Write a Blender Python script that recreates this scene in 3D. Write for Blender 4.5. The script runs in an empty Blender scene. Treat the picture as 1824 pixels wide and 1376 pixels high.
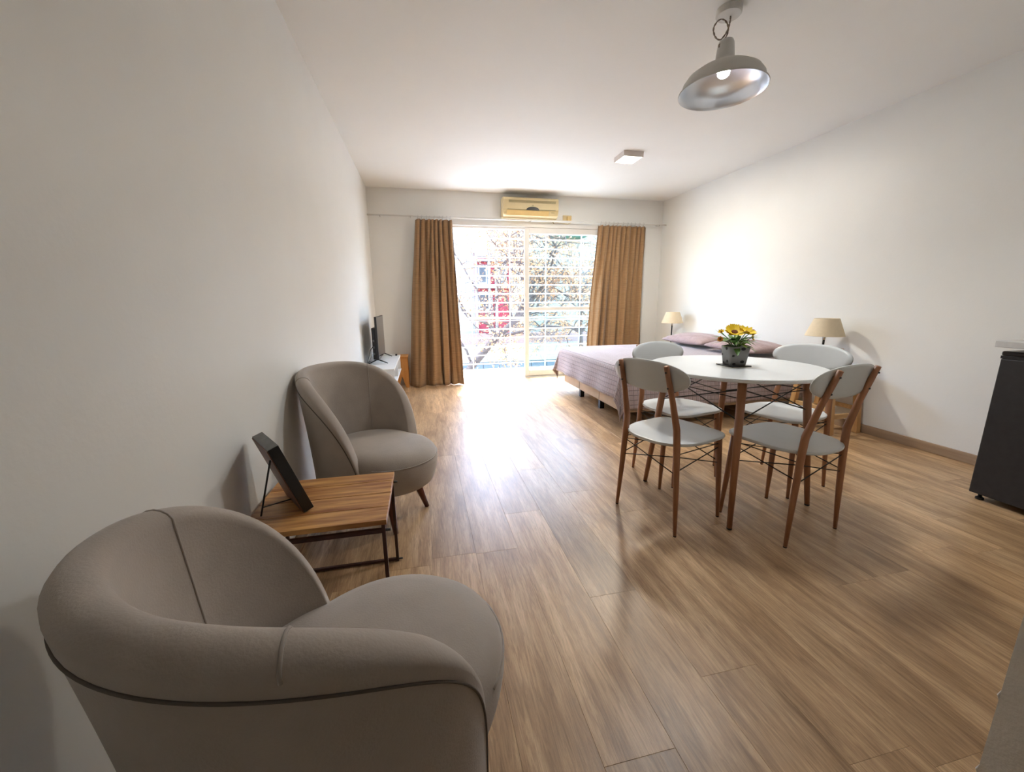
import bpy, bmesh, math, random
from mathutils import Vector, Matrix
random.seed(7)
SC = bpy.context.scene
COL = SC.collection
PI = math.pi

# ------------------------------------------------------------------ camera
W, D, H = 4.278, 5.79, 2.60            # room width, depth (camera wall to window wall), height
CAM = Vector((0.6308, 0.0, 1.1237))
yaw, pitch, roll = math.radians(12.381), math.radians(-11.866), math.radians(-0.546)
fw = Vector((math.sin(yaw) * math.cos(pitch), math.cos(yaw) * math.cos(pitch), math.sin(pitch)))
rt = Vector((math.cos(yaw), -math.sin(yaw), 0))
up = rt.cross(fw)
r2 = rt * math.cos(roll) + up * math.sin(roll)
u2 = -rt * math.sin(roll) + up * math.cos(roll)
cd = bpy.data.cameras.new('camera')
cam = bpy.data.objects.new('camera', cd)
COL.objects.link(cam)
cam.matrix_world = Matrix(((r2.x, u2.x, -fw.x, CAM.x), (r2.y, u2.y, -fw.y, CAM.y), (r2.z, u2.z, -fw.z, CAM.z), (0, 0, 0, 1)))
cd.sensor_fit = 'HORIZONTAL'
cd.sensor_width = 36
cd.lens = 36 * 707.74 / 1824
cd.clip_start = 0.02
SC.camera = cam

# ------------------------------------------------------------------ sky, sun, exposure
SC.view_settings.view_transform = 'Standard'
SC.view_settings.look = 'None'
SC.view_settings.gamma = 1
SC.view_settings.use_curve_mapping = False
SC.view_settings.exposure = 2.3
wd = bpy.data.worlds.new('sky')
SC.world = wd
wd.use_nodes = True
nt = wd.node_tree
nt.nodes.clear()
wo = nt.nodes.new('ShaderNodeOutputWorld')
bg = nt.nodes.new('ShaderNodeBackground')
sk = nt.nodes.new('ShaderNodeTexSky')
sk.sky_type = 'NISHITA'
sk.sun_disc = False
sk.sun_elevation = math.radians(62)
sk.sun_rotation = math.radians(7)
sk.air_density = 1.0
sk.dust_density = 1.6
bg.inputs[1].default_value = 1.0
nt.links.new(sk.outputs[0], bg.inputs[0])
nt.links.new(bg.outputs[0], wo.inputs[0])
sl = bpy.data.lights.new('sun', 'SUN')
sl.energy = 3.2
sl.angle = math.radians(0.6)
sl.color = (1.0, 0.965, 0.91)
so = bpy.data.objects.new('sun', sl)
COL.objects.link(so)
so.location = (3, 12, 14)
so.rotation_euler = Vector((-0.12, -1.0, -1.95)).to_track_quat('-Z', 'Y').to_euler()

# ------------------------------------------------------------------ materials
MATS = {}


def mat(name, col, rough=0.5, metal=0.0, spec=0.5, var=0.06, scale=8.0, bump=0.0, bscale=60.0, stretch=(1, 1, 1),
        emis=None, estr=0.0, sheen=0.0, trans=0.0, coat=0.0, col2=None, alpha=1.0, objrand=0.0):
    m = bpy.data.materials.new(name)
    m.use_nodes = True
    t = m.node_tree
    b = t.nodes['Principled BSDF']
    b.inputs['Roughness'].default_value = rough
    b.inputs['Metallic'].default_value = metal
    b.inputs['Specular IOR Level'].default_value = spec
    if sheen:
        b.inputs['Sheen Weight'].default_value = sheen
        b.inputs['Sheen Roughness'].default_value = 0.5
    if coat:
        b.inputs['Coat Weight'].default_value = coat
        b.inputs['Coat Roughness'].default_value = 0.15
    if trans:
        b.inputs['Transmission Weight'].default_value = trans
    if emis:
        b.inputs['Emission Color'].default_value = (*emis, 1)
        b.inputs['Emission Strength'].default_value = estr
    tc = t.nodes.new('ShaderNodeTexCoord')
    mp = t.nodes.new('ShaderNodeMapping')
    mp.inputs['Scale'].default_value = stretch
    t.links.new(tc.outputs['Object'], mp.inputs[0])
    no = t.nodes.new('ShaderNodeTexNoise')
    no.inputs['Scale'].default_value = scale
    no.inputs['Detail'].default_value = 5
    t.links.new(mp.outputs[0], no.inputs['Vector'])
    rp = t.nodes.new('ShaderNodeValToRGB')
    c2 = col2 if col2 else tuple(min(1, c * (1 + var)) for c in col)
    c1 = tuple(c * (1 - var) for c in col) if not col2 else col
    rp.color_ramp.elements[0].position = 0.3
    rp.color_ramp.elements[1].position = 0.7
    rp.color_ramp.elements[0].color = (*c1, 1)
    rp.color_ramp.elements[1].color = (*c2, 1)
    t.links.new(no.outputs['Fac'], rp.inputs[0])
    out = rp.outputs[0]
    if objrand:
        oi = t.nodes.new('ShaderNodeObjectInfo')
        mr = t.nodes.new('ShaderNodeMapRange')
        mr.inputs[3].default_value = 1 - objrand
        mr.inputs[4].default_value = 1 + objrand
        t.links.new(oi.outputs['Random'], mr.inputs[0])
        mx = t.nodes.new('ShaderNodeVectorMath')
        mx.operation = 'SCALE'
        t.links.new(out, mx.inputs[0])
        t.links.new(mr.outputs[0], mx.inputs['Scale'])
        out = mx.outputs[0]
        ad = t.nodes.new('ShaderNodeVectorMath')
        ad.operation = 'ADD'
        cx = t.nodes.new('ShaderNodeCombineXYZ')
        ml = t.nodes.new('ShaderNodeMath')
        ml.operation = 'MULTIPLY'
        ml.inputs[1].default_value = 40
        t.links.new(oi.outputs['Random'], ml.inputs[0])
        for k in range(3):
            t.links.new(ml.outputs[0], cx.inputs[k])
        t.links.new(tc.outputs['Object'], ad.inputs[0])
        t.links.new(cx.outputs[0], ad.inputs[1])
        t.links.new(ad.outputs[0], mp.inputs[0])
    t.links.new(out, b.inputs['Base Color'])
    if bump:
        n2 = t.nodes.new('ShaderNodeTexNoise')
        n2.inputs['Scale'].default_value = bscale
        n2.inputs['Detail'].default_value = 4
        t.links.new(mp.outputs[0], n2.inputs['Vector'])
        bm_ = t.nodes.new('ShaderNodeBump')
        bm_.inputs['Strength'].default_value = bump
        bm_.inputs['Distance'].default_value = 0.01
        t.links.new(n2.outputs['Fac'], bm_.inputs['Height'])
        t.links.new(bm_.outputs[0], b.inputs['Normal'])
    MATS[name] = m
    return m


def plank_mat():
    m = mat('oak_vinyl', (0.41, 0.260, 0.132), rough=0.35, spec=0.5, col2=(0.61, 0.420, 0.240), scale=2.2,
            stretch=(9, 0.9, 1), objrand=0.12)
    t = m.node_tree
    b = t.nodes['Principled BSDF']
    mp = [n for n in t.nodes if n.type == 'MAPPING'][0]
    src = b.inputs['Base Color'].links[0].from_socket
    # fine dark grain streaks running along the plank
    m2 = t.nodes.new('ShaderNodeMapping')
    m2.inputs['Scale'].default_value = (9.0, 0.60, 1)
    t.links.new(mp.inputs[0].links[0].from_socket, m2.inputs[0])
    g = t.nodes.new('ShaderNodeTexNoise')
    g.inputs['Scale'].default_value = 11
    g.inputs['Detail'].default_value = 8
    g.inputs['Roughness'].default_value = 0.7
    g.inputs['Distortion'].default_value = 1.4
    t.links.new(m2.outputs[0], g.inputs['Vector'])
    rp = t.nodes.new('ShaderNodeValToRGB')
    rp.color_ramp.elements[0].position = 0.36
    rp.color_ramp.elements[0].color = (0.66, 0.60, 0.55, 1)
    rp.color_ramp.elements[1].position = 0.60
    rp.color_ramp.elements[1].color = (1.08, 1.06, 1.04, 1)
    t.links.new(g.outputs['Fac'], rp.inputs[0])
    mu = t.nodes.new('ShaderNodeVectorMath')
    mu.operation = 'MULTIPLY'
    t.links.new(src, mu.inputs[0])
    t.links.new(rp.outputs[0], mu.inputs[1])
    # long wavy cathedral figure
    m3 = t.nodes.new('ShaderNodeMapping')
    m3.inputs['Scale'].default_value = (5.0, 0.45, 1)
    t.links.new(mp.inputs[0].links[0].from_socket, m3.inputs[0])
    w = t.nodes.new('ShaderNodeTexWave')
    w.wave_type = 'RINGS'
    w.inputs['Scale'].default_value = 1.6
    w.inputs['Distortion'].default_value = 9.0
    w.inputs['Detail'].default_value = 4
    w.inputs['Detail Scale'].default_value = 1.4
    t.links.new(m3.outputs[0], w.inputs['Vector'])
    rp2 = t.nodes.new('ShaderNodeValToRGB')
    rp2.color_ramp.elements[0].color = (0.80, 0.76, 0.72, 1)
    rp2.color_ramp.elements[1].position = 0.55
    rp2.color_ramp.elements[1].color = (1.04, 1.04, 1.04, 1)
    t.links.new(w.outputs['Fac'], rp2.inputs[0])
    mu2 = t.nodes.new('ShaderNodeVectorMath')
    mu2.operation = 'MULTIPLY'
    t.links.new(mu.outputs[0], mu2.inputs[0])
    t.links.new(rp2.outputs[0], mu2.inputs[1])
    t.links.new(mu2.outputs[0], b.inputs['Base Color'])
    bp = t.nodes.new('ShaderNodeBump')
    bp.inputs['Strength'].default_value = 0.14
    bp.inputs['Distance'].default_value = 0.003
    t.links.new(g.outputs['Fac'], bp.inputs['Height'])
    t.links.new(bp.outputs[0], b.inputs['Normal'])
    return m


def wood(name, c1, c2, rough=0.5, sx=(14, 1, 14), scale=2.0, rnd=0.0):
    return mat(name, c1, rough=rough, col2=c2, scale=scale, stretch=sx, bump=0.1, bscale=8, objrand=rnd)


M_WALL = mat('wall_paint', (0.805, 0.802, 0.767), rough=0.42, spec=0.35, var=0.012, scale=3, bump=0.05, bscale=70)
M_PLASTER = mat('bare_plaster', (0.74, 0.72, 0.67), rough=0.8, var=0.05, scale=14, bump=0.25, bscale=120)
M_CEIL = mat('ceiling_paint', (0.825, 0.828, 0.802), rough=0.6, spec=0.3, var=0.01, scale=2)
M_PLANK = plank_mat()
M_SUB = mat('plank_joint', (0.16, 0.10, 0.06), rough=0.8)
M_SKIRT = wood('skirting_wood', (0.30, 0.20, 0.125), (0.42, 0.30, 0.20), sx=(14, 0.8, 14))
M_TAUPE = mat('taupe_velour', (0.41, 0.354, 0.303), rough=0.9, spec=0.2, var=0.07, scale=9, bump=0.12, bscale=220, sheen=0.35)
M_SEAM = mat('taupe_thread', (0.12, 0.10, 0.085), rough=0.9)
M_WELT = mat('taupe_welt', (0.36, 0.31, 0.265), rough=0.9, sheen=0.3)
M_LEGRED = wood('mahogany', (0.10, 0.022, 0.014), (0.17, 0.045, 0.025), rough=0.3, sx=(6, 6, 1))
M_BROWN = wood('walnut_finish_leg', (0.26, 0.105, 0.045), (0.38, 0.17, 0.078), rough=0.4, sx=(8, 8, 1), scale=4)
M_GREYWHITE = mat('pale_grey_lacquer', (0.60, 0.615, 0.605), rough=0.38, var=0.02)
M_TABLETOP = mat('white_tabletop', (0.72, 0.735, 0.73), rough=0.28, var=0.015)
M_BLACK = mat('black_metal', (0.015, 0.015, 0.016), rough=0.4, var=0.2)
M_BLACKPL = mat('black_plastic', (0.012, 0.012, 0.013), rough=0.3, var=0.2)
M_FRIDGE = mat('charcoal_steel', (0.030, 0.028, 0.028), rough=0.45, spec=0.35, var=0.12, scale=30, bump=0.02, bscale=300)
M_STONE = mat('pale_stone', (0.55, 0.54, 0.52), rough=0.3, var=0.06, scale=40)
M_CURT = mat('curtain_cloth', (0.31, 0.185, 0.092), rough=0.85, spec=0.15, var=0.16, scale=7, stretch=(1, 1, 22), bump=0.18, bscale=60, sheen=0.2)
M_CURT.node_tree.nodes['Principled BSDF'].inputs['Subsurface Weight'].default_value = 0.0
M_QUILT = None
M_CREAM = mat('aged_cream_plastic', (0.66, 0.53, 0.29), rough=0.4, var=0.05, scale=5)
M_CREAM2 = mat('yellowed_plastic', (0.72, 0.52, 0.22), rough=0.4, var=0.06, scale=6)
M_DARKSLOT = mat('olive_vent', (0.30, 0.25, 0.12), rough=0.6)
M_ALU = mat('white_aluminium', (0.78, 0.77, 0.73), rough=0.35, var=0.02)
M_GRILLE = mat('white_bar_paint', (0.80, 0.81, 0.80), rough=0.45, var=0.02)
M_CHROME = mat('steel', (0.62, 0.62, 0.62), rough=0.25, metal=1.0, var=0.04)
M_WHITE = mat('white_melamine', (0.76, 0.76, 0.74), rough=0.35, var=0.015)
M_PINE = wood('pine', (0.50, 0.27, 0.10), (0.66, 0.40, 0.17), sx=(14, 14, 1.2), scale=2.5)
M_PINEH = wood('pine_board', (0.52, 0.31, 0.14), (0.68, 0.45, 0.22), sx=(2, 14, 14), scale=2.5)
M_ORANGE = wood('honey_pine', (0.50, 0.20, 0.045), (0.66, 0.31, 0.085), sx=(16, 16, 1.0), scale=2.0)
M_SHADE = mat('cream_lampshade', (0.70, 0.58, 0.40), rough=0.8, var=0.03, scale=40)
M_TILE = mat('white_tile', (0.62, 0.62, 0.61), rough=0.35, var=0.02)
M_RUST = mat('rust_brown_steel', (0.050, 0.016, 0.012), rough=0.4, spec=0.5, var=0.3, scale=30)
M_FRAMEBK = wood('dark_brown_board', (0.12, 0.045, 0.028), (0.19, 0.075, 0.045), rough=0.5)
M_GREYTOP = mat('grey_edge', (0.14, 0.14, 0.14), rough=0.55, var=0.15, scale=40)


def acacia():
    m = wood('acacia_slab', (0.27, 0.085, 0.018), (0.72, 0.39, 0.135), rough=0.38, sx=(1.3, 13, 6), scale=3.6, rnd=0.10)
    return m


M_ACACIA = acacia()


def quilt_mat():
    m = mat('mauve_quilt', (0.385, 0.300, 0.296), rough=0.75, spec=0.3, var=0.05, scale=12, sheen=0.6)
    t = m.node_tree
    b = t.nodes['Principled BSDF']
    uv = t.nodes.new('ShaderNodeUVMap')
    mp = t.nodes.new('ShaderNodeMapping')
    t.links.new(uv.outputs[0], mp.inputs[0])
    br = t.nodes.new('ShaderNodeTexBrick')
    br.offset = 0.0
    br.inputs['Scale'].default_value = 1.0
    br.inputs['Mortar Size'].default_value = 0.0045
    br.inputs['Mortar Smooth'].default_value = 1.0
    br.inputs['Brick Width'].default_value = 0.042
    br.inputs['Row Height'].default_value = 0.042
    br.inputs['Color1'].default_value = (1, 1, 1, 1)
    br.inputs['Color2'].default_value = (1, 1, 1, 1)
    br.inputs['Mortar'].default_value = (0, 0, 0, 1)
    t.links.new(mp.outputs[0], br.inputs['Vector'])
    mx = t.nodes.new('ShaderNodeMix')
    mx.data_type = 'RGBA'
    mx.inputs['A'].default_value = (0.20, 0.14, 0.14, 1)
    src = b.inputs['Base Color'].links[0].from_socket
    t.links.new(br.outputs['Color'], mx.inputs['Factor'])
    t.links.new(src, mx.inputs['B'])
    t.links.new(mx.outputs['Result'], b.inputs['Base Color'])
    bp = t.nodes.new('ShaderNodeBump')
    bp.inputs['Strength'].default_value = 0.7
    bp.inputs['Distance'].default_value = 0.008
    t.links.new(br.outputs['Color'], bp.inputs['Height'])
    t.links.new(bp.outputs[0], b.inputs['Normal'])
    return m


M_QUILT = quilt_mat()
M_PILLOW = mat('mauve_pillow', (0.37, 0.265, 0.262), rough=0.85, var=0.10, scale=25, bump=0.4, bscale=45, sheen=0.3)
M_BASE = mat('beige_bed_base', (0.62, 0.49, 0.36), rough=0.6, var=0.08, scale=10, bump=0.1, bscale=20)

# ------------------------------------------------------------------ mesh helpers


def new_obj(name, bm, m, parent=None, smooth=False, bev=0.0, seg=2):
    me = bpy.data.meshes.new(name)
    bmesh.ops.recalc_face_normals(bm, faces=bm.faces)
    if smooth:
        for f in bm.faces:
            f.smooth = True
    bm.to_mesh(me)
    bm.free()
    me.materials.append(m)
    o = bpy.data.objects.new(name, me)
    COL.objects.link(o)
    if parent:
        o.parent = parent
    if bev:
        md = o.modifiers.new('bevel', 'BEVEL')
        md.width = bev
        md.segments = seg
        md.limit_method = 'ANGLE'
    return o


def box(bm, x0, x1, y0, y1, z0, z1):
    vs = [bm.verts.new((x, y, z)) for x in (x0, x1) for y in (y0, y1) for z in (z0, z1)]
    for q in ((0, 1, 3, 2), (4, 6, 7, 5), (0, 4, 5, 1), (2, 3, 7, 6), (0, 2, 6, 4), (1, 5, 7, 3)):
        bm.faces.new([vs[i] for i in q])
    return vs


def boxo(name, m, dims, parent=None, bev=0.0):
    bm = bmesh.new()
    box(bm, *dims)
    return new_obj(name, bm, m, parent, bev=bev)


def hexa(bm, bot, top):
    """solid between two quads"""
    a = [bm.verts.new(p) for p in bot]
    b = [bm.verts.new(p) for p in top]
    n = len(a)
    bm.faces.new(a[::-1])
    bm.faces.new(b)
    for i in range(n):
        bm.faces.new((a[i], a[(i + 1) % n], b[(i + 1) % n], b[i]))


def tube(bm, pts, r, n=8, closed=False, cap=True):
    pts = [Vector(p) for p in pts]
    k = len(pts)
    rr = r if isinstance(r, (list, tuple)) else [r] * k
    rings = []
    prev = None
    for i, p in enumerate(pts):
        a = pts[(i - 1) % k] if (i > 0 or closed) else p
        b = pts[(i + 1) % k] if (i < k - 1 or closed) else p
        t = (b - a).normalized()
        if prev is None:
            u = t.orthogonal().normalized()
        else:
            u = prev - t * prev.dot(t)
            if u.length < 1e-6:
                u = t.orthogonal()
            u.normalize()
        prev = u
        v = t.cross(u)
        rings.append([bm.verts.new(p + (u * math.cos(2 * PI * j / n) + v * math.sin(2 * PI * j / n)) * rr[i]) for j in range(n)])
    m = k if closed else k - 1
    for i in range(m):
        A, B = rings[i], rings[(i + 1) % k]
        for j in range(n):
            bm.faces.new((A[j], A[(j + 1) % n], B[(j + 1) % n], B[j]))
    if cap and not closed:
        bm.faces.new(rings[0][::-1])
        bm.faces.new(rings[-1])


def tubeo(name, m, pts, r, parent=None, n=8, closed=False, smooth=True):
    bm = bmesh.new()
    tube(bm, pts, r, n, closed)
    return new_obj(name, bm, m, parent, smooth)


def lathe(bm, prof, n=32, c=(0, 0), close=False):
    rings = []
    for r, z in prof:
        if r < 1e-5:
            rings.append([bm.verts.new((c[0], c[1], z))])
        else:
            rings.append([bm.verts.new((c[0] + r * math.cos(2 * PI * j / n), c[1] + r * math.sin(2 * PI * j / n), z)) for j in range(n)])
    k = len(rings)
    for i in range(k if close else k - 1):
        A, B = rings[i], rings[(i + 1) % k]
        for j in range(n):
            q = (j + 1) % n
            if len(A) == 1 and len(B) == 1:
                continue
            if len(A) == 1:
                bm.faces.new((A[0], B[j], B[q]))
            elif len(B) == 1:
                bm.faces.new((A[j], A[q], B[0]))
            else:
                bm.faces.new((A[j], A[q], B[q], B[j]))


def latheo(name, m, prof, parent=None, n=32, c=(0, 0), close=False, smooth=True):
    bm = bmesh.new()
    lathe(bm, prof, n, c, close)
    return new_obj(name, bm, m, parent, smooth)


def prism(bm, poly, axis, a, b):
    """extrude a 2-D polygon along an axis ('x','y','z') from a to b"""
    def P(p, t):
        return {'x': (t, p[0], p[1]), 'y': (p[0], t, p[1]), 'z': (p[0], p[1], t)}[axis]
    A = [bm.verts.new(P(p, a)) for p in poly]
    B = [bm.verts.new(P(p, b)) for p in poly]
    bm.faces.new(A[::-1])
    bm.faces.new(B)
    for i in range(len(poly)):
        j = (i + 1) % len(poly)
        bm.faces.new((A[i], A[j], B[j], B[i]))


def prismo(name, m, poly, axis, a, b, parent=None, bev=0.0, smooth=False):
    bm = bmesh.new()
    prism(bm, poly, axis, a, b)
    return new_obj(name, bm, m, parent, smooth, bev)


def tag(o, label, cat, group=None, kind=None):
    o['label'] = label
    o['category'] = cat
    if group:
        o['group'] = group
    if kind:
        o['kind'] = kind
    return o


def thing(name, label, cat, loc=(0, 0, 0), rz=0.0, group=None):
    o = bpy.data.objects.new(name, None)
    o.empty_display_size = 0.1
    COL.objects.link(o)
    o.location = loc
    o.rotation_euler = (0, 0, rz)
    return tag(o, label, cat, group)


def copy_tree(o, parent=None):
    c = o.copy()
    COL.objects.link(c)
    c.parent = parent
    for ch in o.children:
        copy_tree(ch, c)
    return c


def struct(o, label=None, cat=None):
    o['kind'] = 'structure'
    if label:
        o['label'] = label
    if cat:
        o['category'] = cat
    return o


# ------------------------------------------------------------------ room shell
Y0 = -1.15                                     # wall behind the camera
PX, PY = 1.78, 0.45                            # corner of the partition wall beside the camera
T = 0.15
WX0, WX1, WZ1 = 0.93, 3.36, 2.19               # window opening
struct(boxo('wall_left', M_WALL, (-T, 0, Y0 - T, D + T, -0.1, H + 0.1)), 'smooth off-white wall behind the armchairs', 'wall')
struct(boxo('wall_right', M_WALL, (W, W + T, Y0 - T, D + T, -0.1, H + 0.1)), 'smooth off-white wall behind the bed and lamps', 'wall')
bm = bmesh.new()
box(bm, 0, WX0, D, D + T, -0.1, H + 0.1)
box(bm, WX1, W, D, D + T, -0.1, H + 0.1)
box(bm, WX0, WX1, D, D + T, WZ1, H + 0.1)
box(bm, WX0, WX1, D, D + T, -0.1, 0.0)
struct(new_obj('wall_back', bm, M_WALL), 'off-white wall around the wide balcony window', 'wall')
struct(boxo('wall_front', M_WALL, (0, PX, Y0 - T, Y0, -0.1, H + 0.1)), 'plain off-white wall facing the window', 'wall')
bm = bmesh.new()
box(bm, PX, W, Y0 - T, PY, -0.1, H + 0.1)
struct(new_obj('wall_partition', bm, M_PLASTER), 'grey plastered wall end beside the oak floor', 'wall')
# chipped paint flakes along the plastered corner
wp = bpy.data.objects['wall_partition']
for k, z in enumerate((0.10, 0.30)):
    bm = bmesh.new()
    tube(bm, [(PX + 0.002, PY + 0.0005, z - 0.012), (PX - 0.0015, PY + 0.0015, z), (PX + 0.002, PY + 0.0005, z + 0.012)], [0.0006, 0.0022, 0.0006], 6)
    new_obj('paint_chip', bm, M_WALL, wp)
struct(boxo('ceiling', M_CEIL, (0, W, Y0, D, H, H + 0.1)), 'plain white ceiling of the room', 'ceiling')
bm = bmesh.new()
floor = struct(boxo('floor', M_SUB, (0, W, Y0, D, -0.1, -0.0045)), 'oak-look plank floor with a glossy sheen', 'floor')
# planks, each its own piece
PWD, PLN = 0.197, 1.23
mesh_cache = {}


def plank(x0, x1, y0, y1):
    key = (round(x1 - x0, 4), round(y1 - y0, 4))
    if key not in mesh_cache:
        w, l = key[0] / 2 - 0.0002, key[1] / 2 - 0.0002
        bm = bmesh.new()
        e = 0.0006
        lo = [bm.verts.new(p) for p in ((-w, -l, -0.0044), (w, -l, -0.0044), (w, l, -0.0044), (-w, l, -0.0044))]
        md = [bm.verts.new(p) for p in ((-w, -l, -e * 0.6), (w, -l, -e * 0.6), (w, l, -e * 0.6), (-w, l, -e * 0.6))]
        hi = [bm.verts.new(p) for p in ((-w + e, -l + e, 0), (w - e, -l + e, 0), (w - e, l - e, 0), (-w + e, l - e, 0))]
        bm.faces.new(hi)
        for i in range(4):
            j = (i + 1) % 4
            bm.faces.new((lo[i], lo[j], md[j], md[i]))
            bm.faces.new((md[i], md[j], hi[j], hi[i]))
        bmesh.ops.recalc_face_normals(bm, faces=bm.faces)
        me = bpy.data.meshes.new('plank')
        bm.to_mesh(me)
        bm.free()
        me.materials.append(M_PLANK)
        mesh_cache[key] = me
    o = bpy.data.objects.new('plank', mesh_cache[key])
    COL.objects.link(o)
    o.parent = floor
    o.location = ((x0 + x1) / 2, (y0 + y1) / 2, random.uniform(-0.00025, 0.0))


pins = {0: 1.245, 1: 0.857, 2: 0.57, -1: 0.70, 5: 1.08, -2: 1.62, 3: 1.75, 4: 0.35, -3: 0.4}
k0 = -math.ceil(1.205 / PWD)
k = k0
while 1.205 + k * PWD < W:
    x0, x1 = max(0.0, 1.205 + k * PWD), min(W, 1.205 + (k + 1) * PWD)
    y = pins.get(k, random.uniform(0, PLN))
    while y > Y0:
        y -= PLN
    while y < D:
        a, b = max(Y0, y), min(D, y + PLN)
        if b - a > 0.01 and (b > 0.2 or x1 < PX + 0.1) and not (x0 > PX and b < PY):
            plank(x0, x1, a if x0 < PX - 0.2 else max(a, PY - 0.02 if x0 > PX else a), b)
        y += PLN
    k += 1
struct(boxo('baseboard_right', M_SKIRT, (W - 0.013, W, PY, D, 0, 0.073), bev=0.003), 'brown wood-look skirting under the right wall', 'baseboard')
struct(boxo('baseboard_left', M_SKIRT, (0, 0.013, Y0, D, 0, 0.073), bev=0.003), 'brown wood-look skirting behind the armchairs', 'baseboard')

# ------------------------------------------------------------------ window, sashes, grille, balcony
win = struct(boxo('window_1', M_ALU, (WX0, WX1, D + 0.02, D + 0.13, 0.0, 0.012)), 'wide white aluminium sliding balcony window', 'window')
boxo('jamb', M_ALU, (WX0, WX0 + 0.03, D - 0.005, D + 0.13, 0.012, WZ1), win)
boxo('jamb', M_ALU, (WX1 - 0.03, WX1, D - 0.005, D + 0.13, 0.012, WZ1), win)
boxo('head_track', M_ALU, (WX0, WX1, D - 0.008, D + 0.13, WZ1 - 0.02, WZ1 + 0.035), win)
boxo('head_track', M_ALU, (WX0 + .03, WX1 - .03, D + 0.03, D + 0.045, WZ1 - 0.05, WZ1 - 0.02), win)
boxo('floor_track', M_ALU, (WX0 + .03, WX1 - .03, D + 0.035, D + 0.045, 0.012, 0.024), win)
boxo('floor_track', M_ALU, (WX0 + .03, WX1 - .03, D + 0.085, D + 0.095, 0.012, 0.024), win)
mg = bpy.data.materials.new('window_glass')
mg.use_nodes = True
t = mg.node_tree
t.nodes.clear()
o_ = t.nodes.new('ShaderNodeOutputMaterial')
mxs = t.nodes.new('ShaderNodeMixShader')
tr = t.nodes.new('ShaderNodeBsdfTransparent')
tr.inputs[0].default_value = (0.93, 0.97, 0.975, 1)
gl = t.nodes.new('ShaderNodeBsdfGlossy')
gl.inputs['Roughness'].default_value = 0.02
no = t.nodes.new('ShaderNodeTexNoise')
no.inputs['Scale'].default_value = 2.0
mr = t.nodes.new('ShaderNodeMapRange')
mr.inputs[3].default_value = 0.04
mr.inputs[4].default_value = 0.07
t.links.new(no.outputs['Fac'], mr.inputs[0])
t.links.new(mr.outputs[0], mxs.inputs[0])
t.links.new(tr.outputs[0], mxs.inputs[1])
t.links.new(gl.outputs[0], mxs.inputs[2])
t.links.new(mxs.outputs[0], o_.inputs[0])


def sash(y0, x0, x1, ymul):
    s = struct(boxo('window_2' if ymul else 'window_3', M_ALU, (x0, x0 + 0.066, y0, y0 + 0.035, 0.024, WZ1 - 0.022), bev=0.003),
               'white framed sliding sash with a mid rail' if ymul else 'second sliding sash parked behind the first', 'window')
    for nm, d in (('stile', (x1 - 0.066, x1, y0, y0 + 0.035, 0.024, WZ1 - 0.022)),
                  ('rail', (x0 + 0.066, x1 - 0.066, y0, y0 + 0.035, WZ1 - 0.10, WZ1 - 0.022)),
                  ('rail', (x0 + 0.066, x1 - 0.066, y0, y0 + 0.035, 1.003, 1.055)),
                  ('rail', (x0 + 0.066, x1 - 0.066, y0, y0 + 0.035, 0.024, 0.108))):
        boxo(nm, M_ALU, d, s, bev=0.003)
    for z0, z1 in ((0.108, 1.003), (1.055, WZ1 - 0.10)):
        boxo('pane', mg, (x0 + 0.066, x1 - 0.066, y0 + 0.014, y0 + 0.020, z0, z1), s)


sash(D + 0.012, 2.108, WX1 - 0.03, True)
sash(D + 0.072, 2.125, WX1 - 0.03, False)

GY = 6.08
gr = thing('security_grille', 'white horizontal bar security grille outside the window', 'grille', (2.15, GY, 0))
bz = [2.18 - 0.1325 * i for i in range(16)]
for z in bz:
    tubeo('bar', M_GRILLE, [(-1.75, 0, z), (1.75, 0, z)], 0.008, gr, 8)
boxo('handrail', M_GRILLE, (-1.75, 1.75, -0.02, 0.02, 0.875, 0.905), gr)
for x in (-1.93, -1.365, -0.79, -0.2, 0.37, 0.94, 1.5):
    if abs(x) < 1.75:
        boxo('upright', M_GRILLE, (x - 0.008, x + 0.008, 0.009, 0.021, 0.0, 2.4), gr)

bal = struct(boxo('floor_balcony', M_SUB, (-0.6, 5.0, D + T, 6.76, -0.25, -0.008)), 'white tiled balcony floor behind the grille', 'floor')
for i in range(10):
    for j, (ya, yb) in enumerate(((D + T, 6.34), (6.34, 6.76))):
        xa = -0.55 + i * 0.56 - 0.2
        a, b = max(-0.6, xa), min(5.0, xa + 0.56)
        boxo('tile', M_TILE, (a + 0.002, b - 0.002, ya + 0.002, yb - 0.002, -0.008, 0.0), bal)
struct(boxo('wall_sill', M_TILE, (WX0, WX1, D + T - 0.02, D + T, -0.008, 0.0)), 'white tiled step under the sliding window', 'sill')
# ------------------------------------------------------------------ world outside
SZ = -3.6
M_ASPH = mat('asphalt', (0.22, 0.22, 0.22), rough=0.9, var=0.1, scale=3)
M_PAVE = mat('pavement', (0.45, 0.43, 0.40), rough=0.9, var=0.08, scale=5)
M_FAC1 = mat('white_render', (0.30, 0.295, 0.28), rough=0.9, var=0.03)
M_FAC2 = mat('cream_render', (0.32, 0.29, 0.21), rough=0.9, var=0.05)
M_FAC3 = mat('grey_render', (0.26, 0.25, 0.245), rough=0.9, var=0.05)
M_RED = mat('crimson_paint', (0.28, 0.022, 0.035), rough=0.7, var=0.1)
M_ROSE = mat('rose_brick_render', (0.25, 0.165, 0.14), rough=0.9, var=0.12, scale=20)
M_BLUEG = mat('blue_grey_steel', (0.075, 0.10, 0.115), rough=0.5, var=0.15, scale=4)
M_WINDK = mat('dark_window', (0.05, 0.06, 0.07), rough=0.1, var=0.2)
M_GREEN = mat('green_awning', (0.10, 0.24, 0.16), rough=0.8, var=0.1)
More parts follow.
